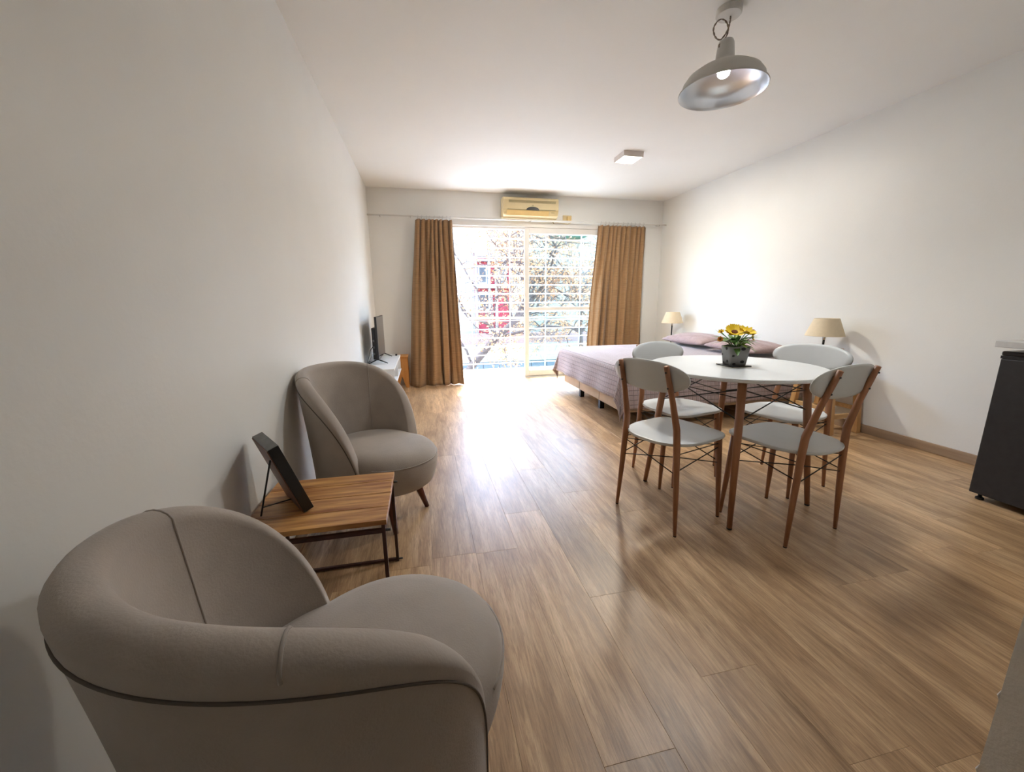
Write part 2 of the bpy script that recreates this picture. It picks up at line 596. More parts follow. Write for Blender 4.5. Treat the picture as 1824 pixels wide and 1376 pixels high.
M_BARK = mat('bark', (0.085, 0.062, 0.050), rough=0.95, var=0.3, scale=20, bump=0.4, bscale=30)
M_LEAF = mat('dry_leaf', (0.40, 0.16, 0.05), rough=0.8, col2=(0.62, 0.34, 0.15), scale=6)
struct(boxo('floor_street', M_ASPH, (-22, 30, 7.6, 13.4, SZ - 0.3, SZ)), 'grey asphalt street below the balcony', 'street')
struct(boxo('floor_pavement', M_PAVE, (-22, 30, 13.4, 16.5, SZ - 0.3, SZ + 0.12)), 'pale pavement across the street', 'pavement')
struct(boxo('floor_near_pavement', M_PAVE, (-22, 30, 5.95, 7.6, SZ - 0.3, SZ + 0.1)), 'pale pavement directly below the balcony', 'pavement')


def building(name, label, x0, x1, y0, z1, mw, wins, depth=6.0):
    b = thing(name, label, 'building', ((x0 + x1) / 2, y0, SZ))
    ox = (x0 + x1) / 2
    boxo('wall', mw, (x0 - ox, x1 - ox, 0, depth, 0.1, z1 - SZ), b)
    boxo('cornice', M_FAC1, (x0 - ox, x1 - ox, -0.12, 0, z1 - SZ - 0.2, z1 - SZ), b)
    for (wx0, wx1, wz0, wz1) in wins:
        w = boxo('window', M_FAC1, (wx0 - ox - 0.07, wx1 - ox + 0.07, -0.05, 0.0, wz0 - SZ - 0.07, wz1 - SZ + 0.07), b)
        boxo('pane', M_WINDK, (wx0 - ox, wx1 - ox, -0.056, -0.05, wz0 - SZ, wz1 - SZ), w)
    return b


building('apartment_building', 'white rendered apartment block left of the red shopfront building', -14, 2.75, 16.6, 5.4, M_FAC1,
         [(x, x + 0.9, z, z + 1.4) for x in (-11.5, -8.5, -5.5, -2.5, 0.2) for z in (-0.2, 2.6)])
rb = building('red_building', 'crimson fronted building with white columns behind the tree', 2.75, 4.3, 16.5, 3.15, M_RED,
              [(2.95, 3.2, 1.95, 2.55), (3.75, 4.0, 1.95, 2.6), (2.95, 3.4, 0.9, 1.5)])
for x in (2.8, 3.33, 3.62, 4.22):
    boxo('column', M_FAC1, (x - 3.525 - 0.05, x - 3.525 + 0.05, -0.14, 0, 0.1, 3.1 - SZ), rb)
for z in (1.7, 2.75):
    boxo('ledge', M_FAC1, (-0.76, 0.76, -0.2, 0, z - SZ, z - SZ + 0.09), rb)
gb = building('cream_building', 'pale cream building with a green awning behind the branches', 4.3, 12.5, 16.8, 5.2, M_FAC2,
              [(5.6, 6.2, 1.2, 2.4), (7.4, 8.2, 1.0, 2.4), (9.5, 10.4, 1.0, 2.4)])
boxo('awning', M_GREEN, (5.9 - 8.4, 7.4 - 8.4, -0.7, 0, 3.75 - SZ, 4.0 - SZ), gb)
building('grey_building', 'grey rendered building beyond the cream one', 12.5, 24, 16.4, 4.6, M_FAC3,
         [(x, x + 1.0, 0.4, 1.9) for x in (13.5, 16.5, 19.5)])
# boundary wall with steel gates across the street
bw = thing('boundary_wall', 'low cream wall with blue-grey steel gates across the street', 'wall', (4, 14.6, SZ))
boxo('wall_panel', M_FAC2, (-16, 16, 0, 0.25, 2.55, 3.15), bw)
boxo('coping', M_FAC3, (-16, 16, -0.06, 0.31, 3.15, 3.22), bw)
boxo('parapet', M_ROSE, (-16, 16, 0.05, 0.25, 3.22, 3.6), bw)
boxo('pipe', M_FAC1, (-16, 16, -0.05, 0, 2.66, 2.71), bw)
for i in range(-25, 25):
    x = i * 0.62
    boxo('gate_panel', M_BLUEG, (x, x + 0.60, 0.02, 0.10, 0.12, 2.54), bw)
bx = thing('wall_lamp', 'small round lamp on the cream wall across the street', 'wall lamp', (3.02, 14.52, -0.92))
latheo('globe', M_FAC1, [(0, -0.13), (0.09, -0.09), (0.13, 0), (0.09, 0.09), (0, 0.13)], bx, 12)
tubeo('arm', M_BLACK, [(0, 0, 0.1), (0, 0.03, 0.16), (0, 0.10, 0.16)], 0.015, bx, 6)


def tree(name, label, base, path, r0, seeds, seed, spread, nleaf):
    rnd = random.Random(seed)
    root = thing(name, label, 'tree', base)
    B = Vector(base)
    P = [Vector(p) - B for p in path]
    n = len(P)
    tubeo('trunk', M_BARK, P, [r0 * (1 - 0.45 * i / (n - 1)) for i in range(n)], root, 9)
    bm = bmesh.new()
    tips = []

    def grow(p, d, r, l, depth):
        pts = [p]
        rr = [r]
        q = p
        dd = d.copy()
        for i in range(3):
            dd = (dd + Vector((rnd.gauss(0, .22), rnd.gauss(0, .16), rnd.gauss(0.03, .2)))).normalized()
            q = q + dd * l / 3
            pts.append(q)
            rr.append(max(0.004, r * (1 - 0.22 * (i + 1))))
        tube(bm, pts, rr, 5 if r > 0.02 else 4, cap=False)
        tips.extend(pts[1:])
        if depth == 0:
            return
        for i in range(3 if depth > 1 else 4):
            s = pts[rnd.choice((1, 2, 3, 3))]
            nd = (dd * 0.7 + Vector((rnd.gauss(0, .75), rnd.gauss(0, .4), rnd.gauss(0.12, .6)))).normalized()
            grow(s, nd, max(0.005, r * 0.55), l * rnd.uniform(0.6, 0.85), depth - 1)
    for (ip, dv, rr_, l) in seeds:
        grow(P[ip], Vector(dv).normalized(), rr_, l, 4)
    o = new_obj('branches', bm, M_BARK, root)
    o['kind'] = 'stuff'
    bm = bmesh.new()
    for i in range(nleaf):
        p = rnd.choice(tips) + Vector((rnd.gauss(0, .07), rnd.gauss(0, .07), rnd.gauss(-.03, .07)))
        a = Vector((rnd.gauss(0, 1), rnd.gauss(0, 1), rnd.gauss(0, 1))).normalized()
        b = a.orthogonal().normalized()
        s = rnd.uniform(0.025, 0.055)
        c = a.cross(b) * s * 0.35
        vs = [bm.verts.new(x) for x in (p - a * s, p + b * s * .5 + c, p + a * s, p - b * s * .5 + c)]
        bm.faces.new(vs)
    o = new_obj('leaves', bm, M_LEAF, root)
    o['kind'] = 'stuff'
    return root


tree('street_tree', 'leaning street tree with bare branches and dry orange leaves', (0.7, 10.6, SZ),
     [(0.7, 10.6, SZ), (1.2, 10.6, -1.7), (1.85, 10.6, -0.55), (2.55, 10.6, 0.22), (3.0, 10.7, 0.55), (3.6, 10.8, 1.2)], 0.13,
     [(3, (-.5, 0, 1), .05, 1.3), (3, (-.15, .1, 1), .05, 1.5), (4, (-.3, 0, 1), .05, 1.5), (3, (.9, 0, .3), .05, 1.4), (4, (.4, 0, 1), .055, 1.5), (4, (1, .2, .15), .05, 1.5), (5, (.2, .1, 1), .05, 1.4),
      (5, (1, 0, .6), .05, 1.5), (5, (-.4, 0, 1), .045, 1.4), (2, (-.3, 0, 1), .04, 1.3)], 5, 1.0, 6500)
tree('street_tree', 'upright street tree with a thin pale mesh of twigs in front of the cream building', (6.0, 12.7, SZ),
     [(6.0, 12.7, SZ), (5.95, 12.7, -1.4), (5.8, 12.7, 0.1), (5.75, 12.7, 1.2)], 0.11,
     [(2, (-1, 0, .5), .05, 1.4), (2, (1, 0, .6), .05, 1.5), (3, (-.7, 0, 1), .05, 1.5), (3, (.6, 0, 1), .05, 1.5), (3, (0, .2, 1), .05, 1.6),
      (1, (-.8, 0, .7), .045, 1.5), (3, (-1, 0, .2), .05, 1.5)], 11, 1.0, 4200)

# ------------------------------------------------------------------ armchairs


def armchair(name, label, cx, cy, face):
    a = thing(name, label, 'armchair', (cx, cy, 0), math.radians(face), 'pair of taupe tub armchairs')
    ZB, ZT, PM = 0.200, 0.815, math.radians(118.5)
    TH = 0.060

    def ztop(ph):
        u = min(1.0, abs(ph) / PM)
        return ZB + (ZT - ZB) * max(0.0, 1 - u ** 3.0) ** (1 / 1.95)

    def ro(z):
        s = max(0.0, (z - ZB) / (ZT - ZB))
        return 0.277 + 0.048 * s ** 1.5

    def pos(ph, r, z):
        return Vector((-math.cos(ph) * r * 1.0, math.sin(ph) * r * 1.0, z))

    def section(ph):
        zt = ztop(ph)
        th = TH
        pts = []
        zr = zt - th * 0.5                       # where the rim roll begins
        zr = max(zr, ZB + 0.004)
        no_ = 12
        for i in range(no_ + 1):
            z = ZB + (zr - ZB) * i / no_
            pts.append((ro(z), z))
        rc = ro(zr) - th / 2
        k = min(1.0, (zt - ZB) / (th * 0.5))
        for i in range(1, 8):
            an = PI * i / 8
            pts.append((rc + math.cos(an) * th / 2 * 1.06, zr + math.sin(an) * th / 2 * k))
        zi = min(0.33, zr - 0.002)
        for i in range(9):
            z = zr + (zi - zr) * i / 8
            # inner face leans in towards the seat
            pts.append((max(0.12, ro(zr) - th - (zr - z) * 0.10), z))
        return pts
    N = 72
    bm = bmesh.new()
    grid = []
    for i in range(N + 1):
        u = -1 + 2 * i / N
        ph = PM * math.copysign(1 - (1 - abs(u)) ** 1.6, u) if u else 0.0
        grid.append([bm.verts.new(pos(ph, r, z)) for r, z in section(ph)])
    m = len(grid[0])
    for i in range(N):
        for j in range(m - 1):
            bm.faces.new((grid[i][j], grid[i + 1][j], grid[i + 1][j + 1], grid[i][j + 1]))
        bm.faces.new((grid[i][m - 1], grid[i + 1][m - 1], grid[i + 1][0], grid[i][0]))
    bm.faces.new(grid[0])
    bm.faces.new(grid[-1][::-1])
    bmesh.ops.remove_doubles(bm, verts=bm.verts, dist=0.0004)
    sh = new_obj('back_shell', bm, M_TAUPE, a, True)

    # outer seam following the rim
    def rimpt(ph, off=0.002):
        zt = ztop(ph)
        zr = max(zt - 0.054, ZB + 0.002)
        return pos(ph, ro(zr) + off, zr)
    phs = [PM * 0.995 * (-1 + 2 * i / 120) for i in range(121)]
    phs = [math.copysign(PM * (1 - (1 - abs(p) / PM) ** 1.6), p) if p else 0 for p in phs]
    tubeo('welt_seam', M_SEAM, [rimpt(p, 0.0008) for p in phs], 0.0022, sh, 6)
    # inner panel seams, over the rim and down the inside
    for s in (-1, 1):
        ph = s * math.radians(53)
        sec = section(ph)
        tubeo('panel_seam', M_WELT, [pos(ph, r, z) * 1.0 for r, z in sec[12:]], 0.0024, sh, 6)
    # seat drum
    bm = bmesh.new()
    prof = [(0.0, 0.424), (0.30, 0.424), (0.58, 0.421), (0.78, 0.413), (0.90, 0.399), (0.96, 0.380), (0.99, 0.357), (1.0, 0.33), (0.985, 0.29), (0.955, 0.25), (0.925, 0.222),
            (0.88, 0.209), (0.80, 0.205), (0.0, 0.205)]
    n = 72

    def plan(t_):
        d = abs((t_ + PI) % (2 * PI) - PI)
        if d > math.radians(66):
            return 0.262
        k = 0.5 + 0.5 * math.cos(d / math.radians(66) * PI)
        return 0.262 + (0.360 - 0.262) * k ** 0.55
    rings = []
    for r, z in prof:
        if r == 0:
            rings.append([bm.verts.new((0.0, 0, z))])
        else:
            rg = []
            for j in range(n):
                t_ = 2 * PI * j / n
                k = r * plan(t_)
                rg.append(bm.verts.new((k * math.cos(t_), k * math.sin(t_), z)))
            rings.append(rg)
    for i in range(len(rings) - 1):
        A, B = rings[i], rings[i + 1]
        for j in range(n):
            q = (j + 1) % n
            if len(A) == 1:
                bm.faces.new((A[0], B[j], B[q]))
            elif len(B) == 1:
                bm.faces.new((A[j], A[q], B[0]))
            else:
                bm.faces.new((A[j], A[q], B[q], B[j]))
    st = new_obj('seat', bm, M_TAUPE, a, True)
    tubeo('welt_seam', M_WELT, [(0.992 * plan(t_) * math.cos(t_), 0.992 * plan(t_) * math.sin(t_), 0.357) for t_ in [math.radians(-52 + 104 * i / 40) for i in range(41)]], 0.0028, st, 6)
    for lx, ly in ((0.226, 0.146), (0.226, -0.146), (-0.20, 0.165), (-0.20, -0.165)):
        tubeo('leg', M_LEGRED, [(lx, ly, 0), (lx * 0.74, ly * 0.74, 0.215)], [0.012, 0.027], a, 12)
    return a


armchair('tub_armchair', 'taupe tub armchair turned towards the dark easel frame, against the wall by the television', 0.329, 2.115, -32)
armchair('tub_armchair', 'taupe tub armchair with its back and arm seams in full view, facing the window', 0.437, 0.715, 42).scale = (1.04, 1.04, 0.975)

# ------------------------------------------------------------------ side table with slatted acacia top
TX0, TX1, TY0, TY1, TZ = 0.022, 0.476, 1.265, 1.665, 0.42
stb = thing('side_table', 'low acacia side table with thin rust-brown metal frame between the armchairs', 'table', ((TX0 + TX1) / 2, (TY0 + TY1) / 2, 0))
ox, oy = (TX0 + TX1) / 2, (TY0 + TY1) / 2
cuts = [TY0, TY0 + 0.098, TY0 + 0.205, TY0 + 0.312, TY1]
for i in range(4):
    boxo('top_board', M_ACACIA, (TX0 - ox, TX1 - ox, cuts[i] - oy + 0.0013, cuts[i + 1] - oy - 0.0013, TZ - 0.018, TZ), stb, bev=0.0012)
hx, hy = (TX1 - TX0) / 2 - 0.012, (TY1 - TY0) / 2 - 0.012
for sx in (-1, 1):
    for sy in (-1, 1):
        boxo('leg', M_RUST, (sx * hx - 0.006, sx * hx + 0.006, sy * hy - 0.006, sy * hy + 0.006, 0, TZ - 0.018), stb)
for sy in (-1, 1):
    boxo('top_rail', M_RUST, (-hx + .006, hx - .006, sy * hy - 0.006, sy * hy + 0.006, TZ - 0.050, TZ - 0.036), stb)
    tubeo('rail_pin', M_BLACK, [(hx - 0.004, sy * hy, TZ - 0.043), (hx + 0.022, sy * hy, TZ - 0.043)], 0.005, stb, 8)
for sx in (-1, 1):
    boxo('side_rail', M_RUST, (sx * hx - 0.006, sx * hx + 0.006, -hy + .006, hy - .006, TZ - 0.050, TZ - 0.040), stb)
boxo('foot_rail', M_RUST, (-hx + .006, hx - .006, hy - 0.006, hy + 0.006, 0.004, 0.014), stb)
tubeo('foot_rail_pin', M_BLACK, [(hx, hy, 0.009), (hx + 0.022, hy, 0.009)], 0.004, stb, 8)

# ------------------------------------------------------------------ easel frame on the side table
FW = Vector((-0.535, 0.845, 0))              # width direction
FN = Vector((0.845, 0.535, 0))               # front direction (away from the camera)
lean = math.radians(18.5)
FL = Vector((0, 0, 1)) * math.cos(lean) - FN * math.sin(lean)
FT = FN * math.cos(lean) + Vector((0, 0, 1)) * math.sin(lean)
E0 = Vector((0.197, 1.376, TZ + 0.0005))
ef = thing('easel_frame', 'thick dark picture frame leaning on a thin black easel on the side table', 'picture frame', E0)


def slab(bm, o, w, l, th, wd, ln):
    bot = [o, o + FW * wd, o + FW * wd + FT * th, o + FT * th]
    hexa(bm, bot, [p + FL * ln for p in bot])


TF = 0.034
bm = bmesh.new()
slab(bm, Vector((0, 0, 0)), 0, 0, TF, 0.022, 0.262)
slab(bm, FW * 0.173, 0, 0, TF, 0.022, 0.262)
new_obj('frame_side', bm, M_BLACKPL, ef, bev=0.0015)
bm = bmesh.new()
slab(bm, FL * 0.240 + FW * 0.022, 0, 0, TF, 0.151, 0.022)
new_obj('frame_top', bm, M_BLACKPL, ef)
bm = bmesh.new()
slab(bm, FL * 0.2621, 0, 0, TF, 0.195, 0.0012)
new_obj('top_edge', M_GREYTOP and bm, M_GREYTOP, ef)
bm = bmesh.new()
slab(bm, FW * 0.022, 0, 0, TF, 0.151, 0.022)
new_obj('frame_bottom', bm, M_BLACKPL, ef)
bm = bmesh.new()
slab(bm, FW * 0.002 + FT * 0.0 - FT * 0.003 + FL * 0.002, 0, 0, 0.0029, 0.191, 0.258)
new_obj('back_board', bm, M_FRAMEBK, ef)
bm = bmesh.new()
slab(bm, FW * 0.022 + FT * 0.024 + FL * 0.022, 0, 0, 0.004, 0.151, 0.218)
new_obj('picture', bm, M_GREYTOP, ef)
ft_ = Vector((0.06, 1.383, TZ + 0.0035)) - E0
hg = FW * 0.012 + FL * 0.225 - FT * 0.006
tubeo('easel_leg', M_BLACK, [hg, ft_], 0.003, ef, 8)
mid = ft_.lerp(hg, 0.16)
tubeo('easel_brace', M_BLACK, [mid, FW * 0.10 + FL * 0.022 - FT * 0.004], 0.0022, ef, 6)

# ------------------------------------------------------------------ round table and four chairs
CX, CY, TTZ = 2.317, 1.882, 0.768
FEET = [(2.076, 1.529), (1.962, 2.123), (2.557, 2.229), (2.671, 1.635)]
rtb = thing('round_table', 'round white dining table with brown legs and black wire braces', 'table', (CX, CY, 0))
latheo('table_top', M_TABLETOP, [(0, TTZ - 0.02), (0.436, TTZ - 0.02), (0.443, TTZ - 0.016), (0.445, TTZ - 0.008), (0.443, TTZ - 0.002), (0.438, TTZ), (0, TTZ)], rtb, 72, smooth=False)
tops = []
for fx, fy in FEET:
    d = Vector((fx - CX, fy - CY, 0))
    top = d * 0.80 + Vector((0, 0, TTZ - 0.021))
    tops.append((d.copy(), top))
    lg = tubeo('leg', M_BROWN, [d + Vector((0, 0, 0.006)), d.lerp(top, 0.55), top], [0.0125, 0.0185, 0.021], rtb, 14)
    latheo('foot_cap', M_BLACK, [(0, 0), (0.0125, 0), (0.013, 0.008), (0, 0.008)], lg, 12, c=(d.x, d.y))
for i in range(4):
    a, at = tops[i]
    b, bt = tops[(i + 1) % 4]

    def pt(d, tp, z):
        return Vector((d.x, d.y, 0)).lerp(tp, z / tp.z)
    tubeo('wire_brace', M_BLACK, [pt(a, at, 0.70), pt(b, bt, 0.545)], 0.0032, rtb, 6)
    tubeo('wire_brace', M_BLACK, [pt(a, at, 0.545), pt(b, bt, 0.70)], 0.0032, rtb, 6)
    tubeo('wire_brace', M_BLACK, [pt(a, at, 0.655), pt(b, bt, 0.655)], 0.0028, rtb, 6)

# chair, local +x is the direction it faces


def make_chair(label):
    c = thing('dining_chair', label, 'chair', (0, 0, 0), 0, 'chairs around the round table')
    SZc = 0.46
    # seat outline
    out = []
    n = 60
    for i in range(n):
        t_ = 2 * PI * i / n
        ct, st = math.cos(t_), math.sin(t_)
        e = 2 / 5.0 if ct > 0 else 2 / 2.7
        x = math.copysign(abs(ct) ** e, ct) * (0.20 if ct > 0 else 0.225)
        y = math.copysign(abs(st) ** (2 / (5.0 if ct > 0 else 2.7)), st) * 0.205
        if x < 0:
            y *= 1 - 0.10 * (x / 0.225) ** 2
        out.append((x, y))
    bm = bmesh.new()
    layers = []
    for s, z in ((0.975, SZc - 0.016), (0.995, SZc - 0.012), (1.0, SZc - 0.006), (0.992, SZc - 0.001), (0.97, SZc), (0.6, SZc - 0.003), (0.3, SZc - 0.0045)):
        layers.append([bm.verts.new((x * s, y * s, z)) for x, y in out])
    for i in range(len(layers) - 1):
        for j in range(n):
            q = (j + 1) % n
            bm.faces.new((layers[i][j], layers[i][q], layers[i + 1][q], layers[i + 1][j]))
    bm.faces.new(layers[0][::-1])
    bm.faces.new(layers[-1])
    new_obj('seat', bm, M_GREYWHITE, c)
    # backrest: curved oval board
    bm = bmesh.new()
    NU, NV = 36, 7
    zc, hw, hh = 0.778, 0.225, 0.077

    def bp(u, v, side):
        # u angle around, v 0..1 radial
        yy = math.copysign(abs(math.cos(u)) ** (2 / 2.25), math.cos(u)) * hw * v
        zz = math.copysign(abs(math.sin(u)) ** (2 / 2.25), math.sin(u)) * hh * v
        xx = -0.236 - (zz) * 0.20 + 0.55 * yy * yy
        return (xx + side * (0.0065 if v < 0.99 else 0.0035), yy, zc + zz)
    for side in (-1, 1):
        cv = bm.verts.new(bp(0, 0, side))
        prev = None
        for k in range(1, NV + 1):
            rg = [bm.verts.new(bp(2 * PI * j / NU, k / NV, side)) for j in range(NU)]
            for j in range(NU):
                q = (j + 1) % NU
                if prev is None:
                    bm.faces.new((cv, rg[j], rg[q]))
                else:
                    bm.faces.new((prev[j], prev[q], rg[q], rg[j]))
            prev = rg
        if side == -1:
            e0 = prev
        else:
            for j in range(NU):
                q = (j + 1) % NU
                bm.faces.new((e0[j], e0[q], prev[q], prev[j]))
    br = new_obj('backrest', bm, M_GREYWHITE, c, True)
    for s in (-1, 1):
        # rear leg running up into the back post
        lg = tubeo('rear_leg', M_BROWN, [(-0.182, s * 0.192, 0.005), (-0.178, s * 0.176, 0.22), (-0.176, s * 0.160, 0.45), (-0.178, s * 0.154, 0.53), (-0.214, s * 0.145, 0.68),
                                         (-0.262, s * 0.137, 0.838)],
                   [0.0085, 0.0135, 0.0165, 0.0165, 0.0135, 0.0115], c, 12)
        latheo('foot_cap', M_BLACK, [(0, 0), (0.0085, 0), (0.0085, 0.006), (0, 0.006)], lg, 10, c=(-0.182, s * 0.192))
        for z in (0.735, 0.81):
            tubeo('bolt', M_BLACK, [(-0.262 + (0.838 - z) * 0.303 - 0.016, s * 0.140, z), (-0.262 + (0.838 - z) * 0.303 + 0.012, s * 0.140, z)], 0.004, br, 8)
        tubeo('seat_bracket', M_BROWN, [(-0.176, s * 0.158, 0.437), (-0.13, s * 0.125, 0.439)], 0.008, c, 8)
        fl = tubeo('front_leg', M_BROWN, [(0.168, s * 0.187, 0.005), (0.160, s * 0.178, 0.20), (0.150, s * 0.163, 0.443)], [0.0085, 0.0135, 0.0165], c, 12)
        latheo('foot_cap', M_BLACK, [(0, 0), (0.0085, 0), (0.0085, 0.006), (0, 0.006)], fl, 10, c=(0.168, s * 0.187))
        R, F = (-0.177, s * 0.165), (0.155, s * 0.170)
        tubeo('wire_brace', M_BLACK, [(*R, 0.40), (*F, 0.303)], 0.0028, c, 6)
        tubeo('wire_brace', M_BLACK, [(*R, 0.322), (*F, 0.392)], 0.0028, c, 6)
        tubeo('wire_brace', M_BLACK, [(*R, 0.41), (*F, 0.41)], 0.0026, c, 6)
    for x, yv in ((0.157, 0.168), (-0.177, 0.165)):
        tubeo('wire_brace', M_BLACK, [(x, -yv, 0.40), (x, yv, 0.31)], 0.0028, c, 6)
        tubeo('wire_brace', M_BLACK, [(x, -yv, 0.31), (x, yv, 0.40)], 0.0028, c, 6)
    return c


ch = make_chair('pale grey dining chair with bare back side and legs nearest the armchairs')
spots = [((1.885, 1.772), 18, 'pale grey dining chair with brown legs on the armchair side of the round table'),
         ((2.367, 1.554), 101, 'pale grey dining chair with its back to the dark fridge side, opposite the bed'),
         ((2.222, 2.200), -78, 'pale grey dining chair tucked between the round table and the bed corner'),
         ((2.757, 1.945), 193, 'pale grey dining chair between the round table and the pine bedside table')]
for i, ((x, y), a, lb) in enumerate(spots):
    o = ch if i == 0 else copy_tree(ch)
    o.location = (x, y, 0)
    o.rotation_euler = (0, 0, math.radians(a))
    o['label'] = lb

# ------------------------------------------------------------------ sunflowers in a spotted pot
M_POT = mat('grey_pot', (0.25, 0.245, 0.24), rough=0.6, var=0.06)
M_SPOT = mat('dark_pot_spot', (0.045, 0.043, 0.042), rough=0.6)
M_PETAL = mat('sunflower_petal', (0.90, 0.56, 0.01), rough=0.6, col2=(0.95, 0.70, 0.02), scale=30)
M_EYE = mat('sunflower_eye', (0.18, 0.055, 0.012), rough=0.9, var=0.3, scale=80, bump=0.5, bscale=200)
M_LEAFG = mat('green_leaf', (0.055, 0.15, 0.03), rough=0.5, col2=(0.16, 0.30, 0.06), scale=20)
M_LEAFY = mat('lime_leaf', (0.30, 0.42, 0.06), rough=0.5, var=0.2, scale=20)
M_ORFL = mat('orange_petal', (0.80, 0.33, 0.05), rough=0.6, var=0.15, scale=30)
tagm = tag(boxo('saucer', M_BLACKPL, (CX - 0.068, CX + 0.058, CY - 0.065, CY + 0.060, TTZ, TTZ + 0.005), bev=0.002),
           'thin black square saucer under the flower pot', 'saucer')
pot = thing('flower_pot', 'grey spotted square pot of artificial sunflowers on the white table', 'potted plant', (CX - 0.004, CY - 0.004, TTZ + 0.005), math.radians(-14))
bm = bmesh.new()
lo, hi, hp = 0.044, 0.056, 0.103


def rsq(s, z, n=6):
    o_ = []
    r = s * 0.22
    for cx_, cy_, a0 in ((1, 1, 0), (-1, 1, 90), (-1, -1, 180), (1, -1, 270)):
        for i in range(n):
            an = math.radians(a0 + 90 * i / (n - 1))
            o_.append((cx_ * (s - r) + r * math.cos(an), cy_ * (s - r) + r * math.sin(an), z))
    return o_


rg = [[bm.verts.new(p) for p in rsq(s, z)] for s, z in ((lo, 0), (lo + 0.006, 0.05), (hi, hp), (hi - 0.004, hp + 0.001), (hi - 0.007, hp - 0.02))]
for i in range(len(rg) - 1):
    for j in range(24):
        q = (j + 1) % 24
        bm.faces.new((rg[i][j], rg[i][q], rg[i + 1][q], rg[i + 1][j]))
bm.faces.new(rg[0][::-1])
bm.faces.new(rg[-1])
pb = new_obj('pot', bm, M_POT, pot, True)
for side in range(4):
    R_ = Matrix.Rotation(math.radians(90 * side), 3, 'Z')
    for (yy, zz, rr) in ((0.014, 0.093, 0.011), (-0.034, 0.055, 0.007), (0.018, 0.022, 0.010), (-0.024, 0.010, 0.008)):
        xs = lo + (hi - lo) * zz / hp + 0.0004
        bm = bmesh.new()
        bm.faces.new([bm.verts.new(R_ @ Vector((xs + 0.0006 + math.sin(t_) * 0.0, yy + rr * 1.15 * math.cos(t_), zz + rr * 0.8 * math.sin(t_)))) for t_ in [2 * PI * i / 12 for i in range(12)]])
        bmesh.ops.solidify(bm, geom=bm.faces[:], thickness=0.0008)
        new_obj('spot', bm, M_SPOT, pb)


def petal_mesh(name, l, w, m, cup=0.3, fold=0.15):
    bm = bmesh.new()
    rows = []
    for i in range(5):
        t_ = i / 4
        ww = w * (math.sin(PI * (0.12 + 0.86 * t_)) ** 0.8)
        z = cup * l * t_ * t_
        rows.append([bm.verts.new((l * t_, -ww, z + fold * ww)), bm.verts.new((l * t_, 0, z)), bm.verts.new((l * t_, ww, z + fold * ww))])
    for i in range(4):
        for j in range(2):
            bm.faces.new((rows[i][j], rows[i][j + 1], rows[i + 1][j + 1], rows[i + 1][j]))
    me = bpy.data.meshes.new(name)
    for f in bm.faces:
        f.smooth = True
    bm.to_mesh(me)
    bm.free()
    me.materials.append(m)
    return me


ME_PET = petal_mesh('petal', 0.040, 0.0115, M_PETAL, 0.25)
ME_SM = petal_mesh('petal', 0.014, 0.005, M_ORFL, 0.5)
ME_SY = petal_mesh('petal', 0.016, 0.006, M_PETAL, 0.4)
ME_LF = petal_mesh('leaf', 0.085, 0.014, M_LEAFG, -0.35)
ME_LY = petal_mesh('leaf', 0.06, 0.010, M_LEAFY, -0.2)
ME_LS = petal_mesh('leaf', 0.09, 0.004, M_LEAFG, -0.15)


def child_mesh(name, me, parent, mw):
    o = bpy.data.objects.new(name, me)
    COL.objects.link(o)
    o.parent = parent
    o.matrix_local = mw
    return o


def flower(p, nrm, me, n, r, eye, stem_from):
    q = Vector(nrm).normalized().to_track_quat('Z', 'Y').to_matrix().to_4x4()
    base = Matrix.Translation(p) @ q
    fl = latheo('flower_eye', M_EYE, [(0, -0.004), (r, -0.003), (r * 1.02, 0.002), (r * 0.6, 0.006), (0, 0.005)], pot, 16)
    fl.matrix_local = base
    for ring in range(2 if n > 10 else 1):
        for i in range(n):
            an = 2 * PI * (i + 0.5 * ring) / n
            mm = Matrix.Rotation(an, 4, 'Z') @ Matrix.Translation((r * 0.8, 0, -0.002 + 0.003 * ring)) @ Matrix.Rotation(math.radians(random.uniform(-22, -4)), 4, 'Y')
            child_mesh('petal', me, fl, mm)
    tubeo('stem', M_LEAFG, [Vector(stem_from), (Vector(stem_from) + Vector(p)) / 2 + Vector((0, 0, 0.01)), Vector(p) - Vector(nrm).normalized() * 0.003], 0.0022, pot, 6)


RZ = Matrix.Rotation(math.radians(14), 3, 'Z')     # flower positions given in room axes
c0 = (0, 0, hp - 0.02)
flower(RZ @ Vector((-0.028, -0.012, 0.182)), RZ @ Vector((-0.30, -0.50, 0.80)), ME_PET, 14, 0.017, None, c0)
flower(RZ @ Vector((0.038, -0.022, 0.180)), RZ @ Vector((0.12, -0.42, 0.85)), ME_PET, 14, 0.016, None, c0)
flower(RZ @ Vector((0.078, -0.025, 0.150)), RZ @ Vector((0.55, -0.7, 0.3)), ME_SY, 9, 0.007, None, c0)
flower(RZ @ Vector((-0.108, -0.005, 0.146)), RZ @ Vector((-0.7, -0.7, 0.1)), ME_SM, 8, 0.005, None, c0)
flower(RZ @ Vector((0.098, 0.0, 0.187)), RZ @ Vector((0.5, -0.3, 0.8)), ME_SM, 8, 0.005, None, c0)
flower(RZ @ Vector((-0.085, 0.02, 0.182)), RZ @ Vector((-0.5, -0.3, 0.8)), ME_SY, 7, 0.004, None, c0)
rl = random.Random(3)
